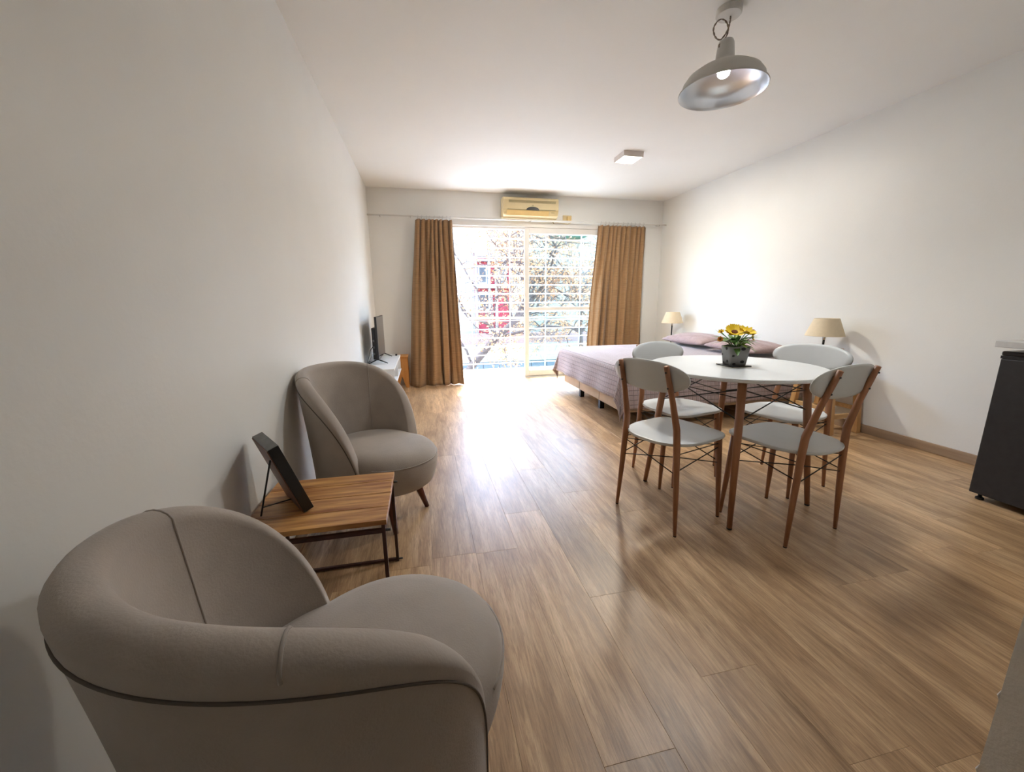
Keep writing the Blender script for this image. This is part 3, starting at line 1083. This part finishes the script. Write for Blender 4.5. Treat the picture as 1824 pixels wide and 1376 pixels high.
for i in range(60):
    an = 2 * PI * i / 60 * 7 + rl.uniform(-.3, .3)
    el = rl.uniform(-2, 48)
    me = rl.choice((ME_LF, ME_LF, ME_LY, ME_LS))
    st_ = Vector((math.cos(an) * 0.02, math.sin(an) * 0.02, hp + rl.uniform(-0.005, 0.035)))
    child_mesh('leaf', me, pot, Matrix.Translation(st_) @ Matrix.Rotation(an, 4, 'Z') @ Matrix.Rotation(math.radians(-el), 4, 'Y') @ Matrix.Scale(rl.uniform(0.85, 1.35), 4))

# ------------------------------------------------------------------ bed
BX0, BX1, BY0, BY1, BTZ = 2.36, 4.262, 3.20, 4.82, 0.555
bed = thing('bed', 'double bed base in beige on dark legs against the right wall', 'bed', ((BX0 + BX1) / 2, (BY0 + BY1) / 2, 0))
ox, oy = (BX0 + BX1) / 2, (BY0 + BY1) / 2
boxo('base_box', M_BASE, (BX0 - ox + 0.02, -0.005, BY0 - oy + 0.02, BY1 - oy - 0.02, 0.115, 0.31), bed, bev=0.015)
boxo('base_box', M_BASE, (0.005, BX1 - ox - 0.0, BY0 - oy + 0.02, BY1 - oy - 0.02, 0.115, 0.31), bed, bev=0.015)
boxo('mattress', M_BASE, (BX0 - ox + 0.01, BX1 - ox, BY0 - oy + 0.01, BY1 - oy - 0.01, 0.312, BTZ - 0.012), bed, bev=0.03)
for x in (BX0 + 0.10, ox - 0.2, BX1 - 0.2):
    for y in (BY0 + 0.10, 3.85, 4.40):
        boxo('leg', M_LEGRED if y < 3.5 else M_BLACKPL, (x - ox - 0.025, x - ox + 0.025, y - oy - 0.025, y - oy + 0.025, 0, 0.115), bed, bev=0.004)
for y in (3.74, 4.28):
    boxo('base_seam', M_SEAM, (BX0 - ox + 0.0185, BX0 - ox + 0.022, y - oy - 0.003, y - oy + 0.003, 0.13, 0.30), bed)

# quilt: draped sheet
bm = bmesh.new()
uvl = bm.loops.layers.uv.new('UVMap')
OF, ON, OFAR = 0.31, 0.40, 0.30               # overhang at the foot, on the near side, on the far side
NX, NY = 96, 100
Lx, Ly = (BX1 - BX0) + OF, (BY1 - BY0) + ON + OFAR
rq = random.Random(2)
gv = []


def drape(s, t_):
    """s: distance from head edge towards and over the foot, t: across"""
    x = BX1 - 0.004 - s
    y = BY0 - ON + t_
    ex = max(0.0, BX0 - x)
    eyn = max(0.0, BY0 - y)
    eyf = max(0.0, y - BY1)
    ey = eyn if eyn else eyf
    sy = -1 if eyn else 1
    z = BTZ
    px, py = max(x, BX0), min(max(y, BY0), BY1)
    rip = 0.004 * math.sin(9 * x + 2 * y) * math.sin(7 * y) + 0.003 * math.sin(23 * x - 5 * y)
    r = math.hypot(ex, ey)
    if r > 0:
        th = math.atan2(ey, ex)
        # rounded edge then hanging with a slight flare
        e = 0.035
        fl = 0.16 + 0.05 * math.sin(y * 13 + 1.0) * (1 if ex > ey else 0.5) + 0.045 * math.sin(x * 11) * (1 if ey >= ex else 0.3)
        if ex > 0 and ey > 0:
            k = min(ex, ey) / max(ex, ey)
            fl += 0.10 * k + 0.10 * math.sin(th * 6.0)
        if r < e * PI / 2:
            a = r / e
            out, dz = e * math.sin(a), e * (1 - math.cos(a))
        else:
            out, dz = e + (r - e * PI / 2) * fl, e + (r - e * PI / 2) * math.sqrt(max(0.1, 1 - fl * fl))
        px -= math.cos(th) * out
        py += sy * math.sin(th) * out
        z -= dz
    else:
        d = min(x - BX0, y - BY0, BY1 - y)
        z += rip * min(1, d / 0.2)
    if x > BX1 - 0.62 and r == 0:              # swell over the pillows' foot
        z += 0.012 * (x - (BX1 - 0.62)) / 0.62
    return (px, py, max(z, 0.022 + 0.01 * math.sin(9 * x)))


for i in range(NX + 1):
    gv.append([bm.verts.new(drape(Lx * i / NX, Ly * j / NY)) for j in range(NY + 1)])
for i in range(NX):
    for j in range(NY):
        f = bm.faces.new((gv[i][j], gv[i + 1][j], gv[i + 1][j + 1], gv[i][j + 1]))
        for lp, (a, b) in zip(f.loops, ((i, j), (i + 1, j), (i + 1, j + 1), (i, j + 1))):
            lp[uvl].uv = (Lx * a / NX, Ly * b / NY)
q = new_obj('quilt', bm, M_QUILT, None, True)
md = q.modifiers.new('thick', 'SOLIDIFY')
md.thickness = 0.008
md.offset = 1
tag(q, 'mauve square-stitched quilt draped over the bed with a corner hanging to the floor', 'quilt')


def pillow(label, cx, cy, rz, sx, sy, h):
    bm = bmesh.new()
    n, m = 20, 26
    top, bot = [], []
    for i in range(n + 1):
        a, b = [], []
        for j in range(m + 1):
            u, v = -1 + 2 * i / n, -1 + 2 * j / m
            k = (max(0, 1 - abs(u) ** 2.4) * max(0, 1 - abs(v) ** 2.8)) ** 0.55
            pin = 1 - 0.06 * (1 - abs(u) ** 2) * abs(v) ** 3
            w = 0.006 * math.sin(9 * u + 4 * v) * k
            a.append(bm.verts.new((u * sx, v * sy * pin, h * 0.30 + h * 0.7 * k + w)))
            b.append(bm.verts.new((u * sx, v * sy * pin, h * 0.30 - h * 0.3 * k)))
        top.append(a)
        bot.append(b)
    for i in range(n):
        for j in range(m):
            bm.faces.new((top[i][j], top[i + 1][j], top[i + 1][j + 1], top[i][j + 1]))
            bm.faces.new((bot[i][j], bot[i][j + 1], bot[i + 1][j + 1], bot[i + 1][j]))
    bmesh.ops.remove_doubles(bm, verts=bm.verts, dist=0.0006)
    o = new_obj('pillow', bm, M_PILLOW, None, True)
    o.location = (cx, cy, BTZ + 0.034)
    o.rotation_euler = (0, 0, math.radians(rz))
    tag(o, label, 'pillow', 'mauve pillows at the head of the bed')


pillow('mauve pillow at the head of the bed on the window side', 3.98, 4.40, 2, 0.25, 0.39, 0.135)
pillow('mauve pillow at the head of the bed on the dining table side', 3.98, 3.59, -2, 0.25, 0.39, 0.125)

# ------------------------------------------------------------------ bedside tables and lamps


def bedside(label, cx, cy, group):
    b = thing('bedside_table', label, 'bedside table', (cx, cy, 0), 0, group)
    hx, hy, zt = 0.165, 0.22, 0.505
    for i in range(3):
        w = 2 * hx / 3
        boxo('top_board', M_PINEH, (-hx + w * i + 0.0006, -hx + w * (i + 1) - 0.0006, -hy, hy, zt - 0.022, zt), b, bev=0.002)
    for sx in (-1, 1):
        for sy in (-1, 1):
            bm = bmesh.new()
            x0, y0 = sx * (hx - 0.025), sy * (hy - 0.075)
            x1, y1 = sx * (hx - 0.022), sy * (hy - 0.025)
            w = 0.022
            hexa(bm, [(x1 - w, y1 - w, 0), (x1 + w, y1 - w, 0), (x1 + w, y1 + w, 0), (x1 - w, y1 + w, 0)],
                 [(x0 - w, y0 - w, zt - 0.022), (x0 + w, y0 - w, zt - 0.022), (x0 + w, y0 + w, zt - 0.022), (x0 - w, y0 + w, zt - 0.022)])
            new_obj('leg', bm, M_PINE, b, bev=0.003)
    for sy in (-1, 1):
        boxo('stretcher', M_PINEH, (-hx + 0.045, hx - 0.045, sy * (hy - 0.045) - 0.012, sy * (hy - 0.045) + 0.012, 0.13, 0.17), b, bev=0.002)
    for sx in (-1, 1):
        boxo('side_stretcher', M_PINEH, (sx * (hx - 0.023) - 0.011, sx * (hx - 0.023) + 0.011, -hy + 0.075, hy - 0.075, 0.19, 0.225), b, bev=0.002)
    return b


def lamp(label, cx, cy, z0, h):
    l = thing('table_lamp', label, 'lamp', (cx, cy, z0), 0, 'bedside lamps')
    latheo('base', M_BLACK, [(0, 0), (0.065, 0), (0.066, 0.008), (0.05, 0.016), (0.012, 0.024), (0, 0.024)], l, 28)
    latheo('pole', M_BLACK, [(0, 0.02), (0.0085, 0.02), (0.0085, h - 0.035), (0, h - 0.035)], l, 14)
    latheo('socket', M_CHROME, [(0, h - 0.036), (0.010, h - 0.036), (0.013, h - 0.02), (0.013, h + 0.02), (0, h + 0.02)], l, 14)
    sh = latheo('shade', M_SHADE, [(0.146, h), (0.145, h + 0.003), (0.092, h + 0.150), (0.0915, h + 0.152), (0.089, h + 0.150), (0.142, h + 0.003), (0.1435, h)], l, 44, close=True)
    bm = bmesh.new()
    for a in (0, 120, 240):
        c, s = math.cos(math.radians(a)), math.sin(math.radians(a))
        tube(bm, [(0.012 * c, 0.012 * s, h + 0.02), (0.089 * c, 0.089 * s, h + 0.148)], 0.0015, 5)
    new_obj('shade_carrier', bm, M_CHROME, sh)
    return l


bedside('pine bedside table on the dining table side of the bed', 4.082, 2.752, 'bedside tables')
bedside('pine bedside table in the corner behind the bed by the window', 4.082, 5.10, 'bedside tables')
lamp('cream shaded lamp on black pole on the bedside table by the dining chairs', 4.09, 2.85, 0.505, 0.305)
lamp('cream shaded lamp on black pole in the corner by the curtain', 4.07, 5.06, 0.505, 0.315)

# ------------------------------------------------------------------ curtains and rod
RODZ, RODY = 2.243, D - 0.10
rod = thing('curtain_rod', 'thin white curtain rod spanning the window wall', 'curtain rod', (W / 2, RODY, RODZ))
tubeo('rod', M_ALU, [(-W / 2 + 0.004, 0, 0), (W / 2 - 0.004, 0, 0)], 0.009, rod, 12)
tubeo('sleeve', M_ALU, [(-0.95, 0, 0), (0.95, 0, 0)], 0.0125, rod, 12)
for x in (-1.98, -1.60, 0.03, 2.02):
    tubeo('bracket', M_CHROME, [(x, 0.095, 0.0), (x, 0.02, -0.016), (x, -0.008, -0.018), (x, -0.018, -0.004)], 0.004, rod, 8)


def curtain(label, edge, y_top, y_bot, folds, seed, zb, hooks, broad):
    rnd = random.Random(seed)
    c = thing('curtain', label, 'curtain', ((edge(0)[0] + edge(0)[1]) / 2, y_top, 0), 0, 'tan window curtains')
    ox, oy = c.location.x, c.location.y
    NU, NV = 150, 46
    zt = RODZ - 0.03
    ph = [rnd.uniform(-0.35, 0.35) for _ in range(40)]
    am = [rnd.uniform(0.55, 1.25) for _ in range(40)]
    bm = bmesh.new()
    g = []
    for j in range(NV + 1):
        v = j / NV                                   # 0 top .. 1 bottom
        z = zt + (zb - zt) * v
        x0, x1 = edge(v)
        row = []
        for i in range(NU + 1):
            u = i / NU
            # tight pleats at the heading relax into a few broad uneven folds
            w1 = u + 0.020 * math.sin(2 * PI * 1.7 * u + seed) + 0.012 * math.sin(2 * PI * 3.9 * u + 2 * seed)
            f = w1 * folds
            k = int(f) % 40
            fr_ = f % 1
            amp = am[k] * (1 - fr_) + am[(k + 1) % 40] * fr_
            w2 = u + 0.055 * math.sin(2 * PI * 1.2 * u + 1.7 * seed) + 0.03 * math.sin(2 * PI * 2.6 * u + 0.8 * v + seed)
            g2 = math.sin(2 * PI * broad * w2 + 0.5 * v + seed)
            g2 = math.copysign(abs(g2) ** 0.8, g2)
            g3 = math.sin(2 * PI * broad * 2.3 * w2 + 2 * seed + 0.9 * v)
            kk = min(1.0, v / 0.55)
            kk = kk * kk * (3 - 2 * kk)
            y = y_top + (y_bot - y_top) * v ** 1.8 + 0.030 * amp * math.sin(2 * PI * f) * (1 - 0.72 * kk) + kk * (0.052 * g2 + 0.016 * g3)
            x = x0 + (x1 - x0) * u + 0.010 * math.cos(2 * PI * f) * (1 - 0.8 * kk) + 0.016 * kk * math.cos(2 * PI * broad * w2 + seed)
            zz = z
            if j == 0:
                zz -= 0.010 * (1 - math.cos(2 * PI * f)) * 0.6
            if v > 0.9:                              # crumple near the hem
                s = (v - 0.9) / 0.1
                y += 0.022 * s * math.sin(9 * u * PI + seed) - 0.035 * s * s
                x += 0.008 * s * math.sin(23 * u)
            if v > 0.985:
                zz += 0.008 * math.sin(14 * u + seed)
            row.append(bm.verts.new((x - ox, min(y, D - 0.012) - oy, max(zz, 0.004))))
        g.append(row)
    for j in range(NV):
        for i in range(NU):
            bm.faces.new((g[j][i], g[j][i + 1], g[j + 1][i + 1], g[j + 1][i]))
    p = new_obj('cloth_panel', bm, M_CURT, c, True)
    md = p.modifiers.new('thick', 'SOLIDIFY')
    md.thickness = 0.0025
    x0, x1 = edge(0)
    for i in range(hooks):
        x = x0 + (x1 - x0) * (i + 0.5) / hooks - ox + rnd.uniform(-.015, .015)
        pts = [(x + 0.004 * math.sin(t_), (RODY - oy) + 0.017 * math.cos(t_), RODZ - 0.004 + 0.021 * math.sin(t_)) for t_ in [2 * PI * q / 16 for q in range(16)]]
        tubeo('ring', M_CHROME, pts, 0.0016, c, 6, closed=True)
        tubeo('hook', M_CHROME, [(x, RODY - oy, RODZ - 0.024), (x, RODY - oy, RODZ - 0.045)], 0.0014, c, 6)
    return c


def lerp3(a, b, c_):
    def f(v):
        if v < 0.5:
            k = v / 0.5
            return tuple(p + (q - p) * k for p, q in zip(a, b))
        k = (v - 0.5) / 0.5
        return tuple(p + (q - p) * k for p, q in zip(b, c_))
    return f


curtain('tan curtain pooling on the floor beside the television unit', lerp3((0.60, 1.09), (0.505, 1.12), (0.43, 1.155)), D - 0.10, D - 0.235, 8.5, 1.0, 0.006, 9, 3.6)
curtain('tan curtain hanging down behind the bed by the corner lamp', lerp3((3.175, 3.95), (3.10, 3.955), (3.04, 3.97)), D - 0.10, D - 0.12, 10.5, 2.4, 0.02, 11, 5.2)

# ------------------------------------------------------------------ air conditioner and socket
ac = thing('air_conditioner', 'yellowed split air conditioner above the window', 'air conditioner', (2.158, D, 2.262))
prof = [(0.0, 0.0), (-0.10, 0.0), (-0.155, 0.035), (-0.182, 0.10), (-0.185, 0.22), (-0.168, 0.255), (-0.12, 0.262), (0.0, 0.262)]
bm = bmesh.new()
prism(bm, prof, 'x', -0.392, 0.392)
acb = new_obj('body', bm, M_CREAM, ac, bev=0.012, seg=3)
boxo('intake_vent', M_DARKSLOT, (-0.315, 0.345, -0.1862, -0.180, 0.185, 0.217), ac)
for k in range(5):
    boxo('vent_slat', M_CREAM, (-0.315, 0.345, -0.1885, -0.1855, 0.1865 + k * 0.0064, 0.1885 + k * 0.0064), ac)
boxo('panel_groove', M_DARKSLOT, (-0.335, -0.075, -0.184, -0.178, 0.096, 0.104), ac)
boxo('panel_groove', M_DARKSLOT, (0.11, 0.345, -0.184, -0.178, 0.096, 0.104), ac)
bm = bmesh.new()
arc = [(-0.09, 0.097)] + [(0.017 + 0.092 * -math.cos(PI * i / 16) - 0.0, 0.094 + 0.044 * math.sin(PI * i / 16)) for i in range(17)]
prism(bm, arc[1:], 'y', -0.1925, -0.170)
new_obj('display_window', bm, M_BLACKPL, ac)
boxo('badge', M_DARKSLOT, (0.003, 0.033, -0.1872, -0.184, 0.150, 0.160), ac, bev=0.003)
bm = bmesh.new()
hexa(bm, [(-0.345, -0.158, 0.030), (0.25, -0.158, 0.030), (0.25, -0.150, 0.030), (-0.345, -0.150, 0.030)],
     [(-0.345, -0.184, 0.088), (0.25, -0.184, 0.088), (0.25, -0.176, 0.088), (-0.345, -0.176, 0.088)])
new_obj('outlet_louvre', bm, M_CREAM2, ac)
bm = bmesh.new()
hexa(bm, [(0.258, -0.158, 0.030), (0.345, -0.158, 0.030), (0.345, -0.150, 0.030), (0.258, -0.150, 0.030)],
     [(0.258, -0.184, 0.088), (0.345, -0.184, 0.088), (0.345, -0.176, 0.088), (0.258, -0.176, 0.088)])
pn = new_obj('control_panel', bm, M_CREAM, ac)
boxo('print_mark', M_DARKSLOT, (0.285, 0.33, -0.1815, -0.176, 0.068, 0.074), pn)
tubeo('drain_stub', M_DARKSLOT, [(0.335, -0.03, 0.004), (0.375, -0.02, -0.035)], 0.007, ac, 8)
sk_ = thing('wall_socket', 'small yellowed wall socket with plug beside the air conditioner', 'socket', (2.738, D, 2.298))
boxo('plate', M_CREAM, (-0.066, 0.066, -0.012, 0, -0.045, 0.045), sk_, bev=0.004)
boxo('plug', M_CREAM2, (-0.012, 0.052, -0.05, -0.012, -0.033, 0.026), sk_, bev=0.008)
tubeo('cable', M_CREAM, [(0.03, -0.045, -0.03), (0.045, -0.045, -0.06), (0.0, -0.03, -0.075), (-0.18, -0.012, -0.055), (-0.21, -0.008, -0.045)], 0.004, sk_, 6)

# ------------------------------------------------------------------ lights on the ceiling
fl = thing('ceiling_lamp', 'small square flush ceiling lamp, switched on', 'lamp', (2.785, 4.115, H))
M_DIFF = mat('lit_diffuser', (0.9, 0.9, 0.85), rough=0.5, emis=(1.0, 0.93, 0.78), estr=3.0)
M_HOUS = mat('lamp_housing', (0.72, 0.66, 0.62), rough=0.5, var=0.03)
s_ = 0.108
for nm, d in (('housing_side', (-s_, s_, -s_, -s_ + 0.008, -0.05, 0)), ('housing_side', (-s_, s_, s_ - 0.008, s_, -0.05, 0)),
              ('housing_side', (-s_, -s_ + 0.008, -s_ + 0.008, s_ - 0.008, -0.05, 0)), ('housing_side', (s_ - 0.008, s_, -s_ + 0.008, s_ - 0.008, -0.05, 0))):
    boxo(nm, M_HOUS, d, fl)
boxo('diffuser', M_DIFF, (-s_ + 0.008, s_ - 0.008, -s_ + 0.008, s_ - 0.008, -0.046, -0.04), fl)
la = bpy.data.lights.new('ceiling_lamp_light', 'AREA')
la.energy = 9
la.size = 0.19
la.color = (1.0, 0.93, 0.80)
lo_ = bpy.data.objects.new('ceiling_lamp_light', la)
COL.objects.link(lo_)
lo_.parent = fl
lo_.location = (0, 0, -0.052)

PXc, PYc = 2.262, 2.108
pd = thing('pendant_lamp', 'grey-white metal pendant lamp with silver inside above the round table', 'lamp', (PXc, PYc, H))
M_SHG = mat('pale_grey_enamel', (0.60, 0.59, 0.56), rough=0.45, var=0.03)
M_SILV = mat('brushed_silver', (0.66, 0.68, 0.72), rough=0.32, metal=1.0, var=0.05)
rz = 2.220 - H
latheo('canopy', M_SHG, [(0, 0), (0.060, 0), (0.062, -0.004), (0.062, -0.026), (0.058, -0.031), (0, -0.031)], pd, 36, smooth=False)
outp = [(0.218, rz), (0.2185, rz + 0.006), (0.205, rz + 0.014), (0.199, rz + 0.045), (0.180, rz + 0.072), (0.140, rz + 0.098), (0.095, rz + 0.116), (0.070, rz + 0.126), (0.062, rz + 0.137), (0.048, rz + 0.142),
        (0.046, rz + 0.160), (0.040, rz + 0.222), (0.034, rz + 0.236), (0.0, rz + 0.240)]
sh = latheo('shade', M_SHG, outp, pd, 64)
inp = [(0.217, rz), (0.203, rz + 0.012), (0.197, rz + 0.044), (0.178, rz + 0.070), (0.138, rz + 0.096), (0.094, rz + 0.113), (0.070, rz + 0.122), (0.0, rz + 0.126)]
latheo('reflector', M_SILV, inp, sh, 64)
M_BULB = mat('lit_bulb', (1, 1, 1), rough=0.4, emis=(0.92, 0.97, 1.0), estr=14.0)
bu = latheo('bulb', M_BULB, [(0, rz + 0.066), (0.018, rz + 0.069), (0.029, rz + 0.080), (0.031, rz + 0.092), (0.026, rz + 0.106), (0.016, rz + 0.117), (0.014, rz + 0.125), (0, rz + 0.125)], pd, 24)
pl = bpy.data.lights.new('pendant_light', 'SPOT')
pl.energy = 11
pl.spot_size = math.radians(150)
pl.spot_blend = 0.5
pl.shadow_soft_size = 0.12
pl.color = (0.95, 0.98, 1.0)
plo = bpy.data.objects.new('pendant_light', pl)
COL.objects.link(plo)
plo.parent = pd
plo.location = (0, 0, rz + 0.058)
# twisted flex with a loop
M_FLEX = mat('braided_flex', (0.10, 0.075, 0.055), rough=0.8, col2=(0.42, 0.36, 0.30), scale=120)
cz = -0.031
path = [(0.012, 0, cz), (0.008, -0.004, cz - 0.03), (0.0, 0.004, cz - 0.07), (-0.03, 0.01, cz - 0.105), (-0.07, 0.0, cz - 0.10), (-0.088, -0.008, cz - 0.07),
        (-0.065, -0.012, cz - 0.035), (-0.03, -0.012, cz - 0.03), (-0.005, -0.010, cz - 0.055), (-0.006, -0.008, cz - 0.09), (-0.03, -0.006, cz - 0.125), (-0.045, -0.004, cz - 0.14),
        (-0.03, 0, cz - 0.15), (-0.008, 0, cz - 0.135), (0.0, 0, cz - 0.115), (0.004, 0, cz - 0.10), (0.006, 0.004, cz - 0.125), (0.002, 0, rz + 0.236)]


def catmull(P, n=7):
    P = [Vector(p) for p in P]
    out = []
    for i in range(len(P) - 1):
        a, b, c_, d = P[max(0, i - 1)], P[i], P[i + 1], P[min(len(P) - 1, i + 2)]
        for k in range(n):
            t_ = k / n
            out.append(0.5 * ((2 * b) + (-a + c_) * t_ + (2 * a - 5 * b + 4 * c_ - d) * t_ * t_ + (-a + 3 * b - 3 * c_ + d) * t_ ** 3))
    out.append(P[-1])
    return out


cp = catmull(path)
for s in (0, PI):
    pts = [p + Vector((math.cos(i * 0.9 + s), math.sin(i * 0.9 + s), 0)) * 0.0022 for i, p in enumerate(cp)]
    tubeo('twisted_cord', M_FLEX, pts, 0.0026, pd, 6)

# ------------------------------------------------------------------ television corner
tv_unit = thing('tv_unit', 'low white television unit with an open front against the left wall', 'tv unit', (0.165, 4.62, 0))
y0, y1, zt, zb = -0.575, 0.575, 0.49, 0.30
xw = 0.162
for nm, d in (('top', (-xw, xw, y0, y1, zt - 0.018, zt)), ('bottom', (-xw, xw, y0, y1, zb, zb + 0.016)), ('end_panel', (-xw, xw - 0.004, y0, y0 + 0.016, zb + 0.016, zt - 0.018)),
              ('end_panel', (-xw, xw - 0.004, y1 - 0.016, y1, zb + 0.016, zt - 0.018)), ('divider', (-xw, xw - 0.006, -0.008, 0.008, zb + 0.016, zt - 0.018)),
              ('back_panel', (-xw, -xw + 0.006, y0 + 0.016, y1 - 0.016, zb + 0.016, zt - 0.018))):
    boxo(nm, M_WHITE, d, tv_unit, bev=0.0015)
for y in (y0 + 0.12, y1 - 0.12):
    for x in (-xw + 0.05, xw - 0.06):
        tubeo('leg', M_ORANGE, [(x, y, 0), (x, y, zb)], [0.014, 0.021], tv_unit, 12)
tv = thing('television', 'slim black flat television on two thin feet seen from its edge', 'television', (0.145, 4.75, 0.49))
boxo('screen_panel', M_BLACKPL, (-0.012, 0.010, -0.36, 0.36, 0.045, 0.50), tv, bev=0.003)
boxo('screen', mat('screen_glass', (0.02, 0.02, 0.022), rough=0.08, spec=0.6, var=0.05), (0.0101, 0.0112, -0.352, 0.352, 0.055, 0.493), tv)
boxo('rear_housing', M_BLACKPL, (-0.052, -0.0121, -0.33, 0.33, 0.05, 0.385), tv, bev=0.008)
for i, z in enumerate((0.10, 0.17, 0.24)):
    boxo('port', M_GREYTOP, (-0.046, -0.030, -0.3312, -0.328, z, z + 0.022), tv)
for y in (-0.30, 0.30):
    ft = tubeo('foot', M_BLACKPL, [(-0.105, y - 0.004, 0.005), (-0.012, y, 0.050), (0.092, y - 0.004, 0.005)], [0.005, 0.008, 0.005], tv, 8)
tubeo('cable', M_BLACK, [(-0.04, -0.331, 0.20), (-0.075, -0.345, 0.15), (-0.105, -0.335, 0.05), (-0.118, -0.30, 0.006), (-0.12, -0.1, 0.005)], 0.0035, tv, 6)
tubeo('cable', M_GREYTOP, [(-0.035, -0.331, 0.12), (-0.06, -0.35, 0.10), (-0.10, -0.34, 0.03), (-0.112, -0.28, 0.006), (-0.11, -0.1, 0.005)], 0.003, tv, 6)
md_ = thing('set_top_box', 'slim white box with a black end cap on the television unit', 'media box', (0.215, 5.135, 0.49))
boxo('case', M_WHITE, (-0.09, 0.055, -0.02, 0.02, 0, 0.014), md_, bev=0.003)
boxo('end_cap', M_BLACKPL, (0.056, 0.078, -0.022, 0.022, 0, 0.018), md_, bev=0.003)
ps = thing('pine_stool', 'honey pine stool with a notched side board between television unit and curtain', 'stool', (0.31, 5.62, 0))
poly = [(-0.095, 0), (-0.045, 0), (0.005, 0.155), (0.052, 0), (0.092, 0), (0.085, 0.412), (-0.085, 0.412)]
for y in (-0.13, 0.106):
    prismo('side_board', M_ORANGE, poly, 'y', y, y + 0.022, ps, bev=0.002)
boxo('seat_board', M_ORANGE, (-0.095, 0.095, -0.14, 0.14, 0.4125, 0.428), ps, bev=0.002)
boxo('crossbar', M_ORANGE, (-0.012, 0.012, -0.107, 0.105, 0.26, 0.31), ps)

# ------------------------------------------------------------------ fridge and worktop
fr = thing('mini_fridge', 'charcoal undercounter fridge below the pale worktop', 'fridge', (3.95, 1.225, 0))
boxo('body', M_FRIDGE, (-0.245, 0.30, -0.272, 0.272, 0.032, 0.822), fr, bev=0.004)
dr = boxo('door', M_FRIDGE, (-0.305, -0.2465, -0.275, 0.275, 0.036, 0.806), fr, bev=0.006)
boxo('top_trim', M_BLACKPL, (-0.306, 0.30, -0.276, 0.276, 0.8225, 0.846), fr, bev=0.006)
boxo('hinge_trim', M_BLACKPL, (-0.307, -0.2465, -0.2755, 0.2755, 0.8065, 0.822), fr)
for x in (-0.27, 0.25):
    for y in (-0.24, 0.24):
        latheo('foot', M_BLACKPL, [(0, 0), (0.018, 0), (0.018, 0.012), (0.009, 0.016), (0.009, 0.036), (0, 0.036)], fr, 14, c=(x, y))
ct = boxo('worktop', M_STONE, (3.60, W - 0.001, PY + 0.001, 1.512, 0.868, 0.902), None, bev=0.003)
tag(ct, 'pale grey worktop slab over the dark fridge', 'worktop')
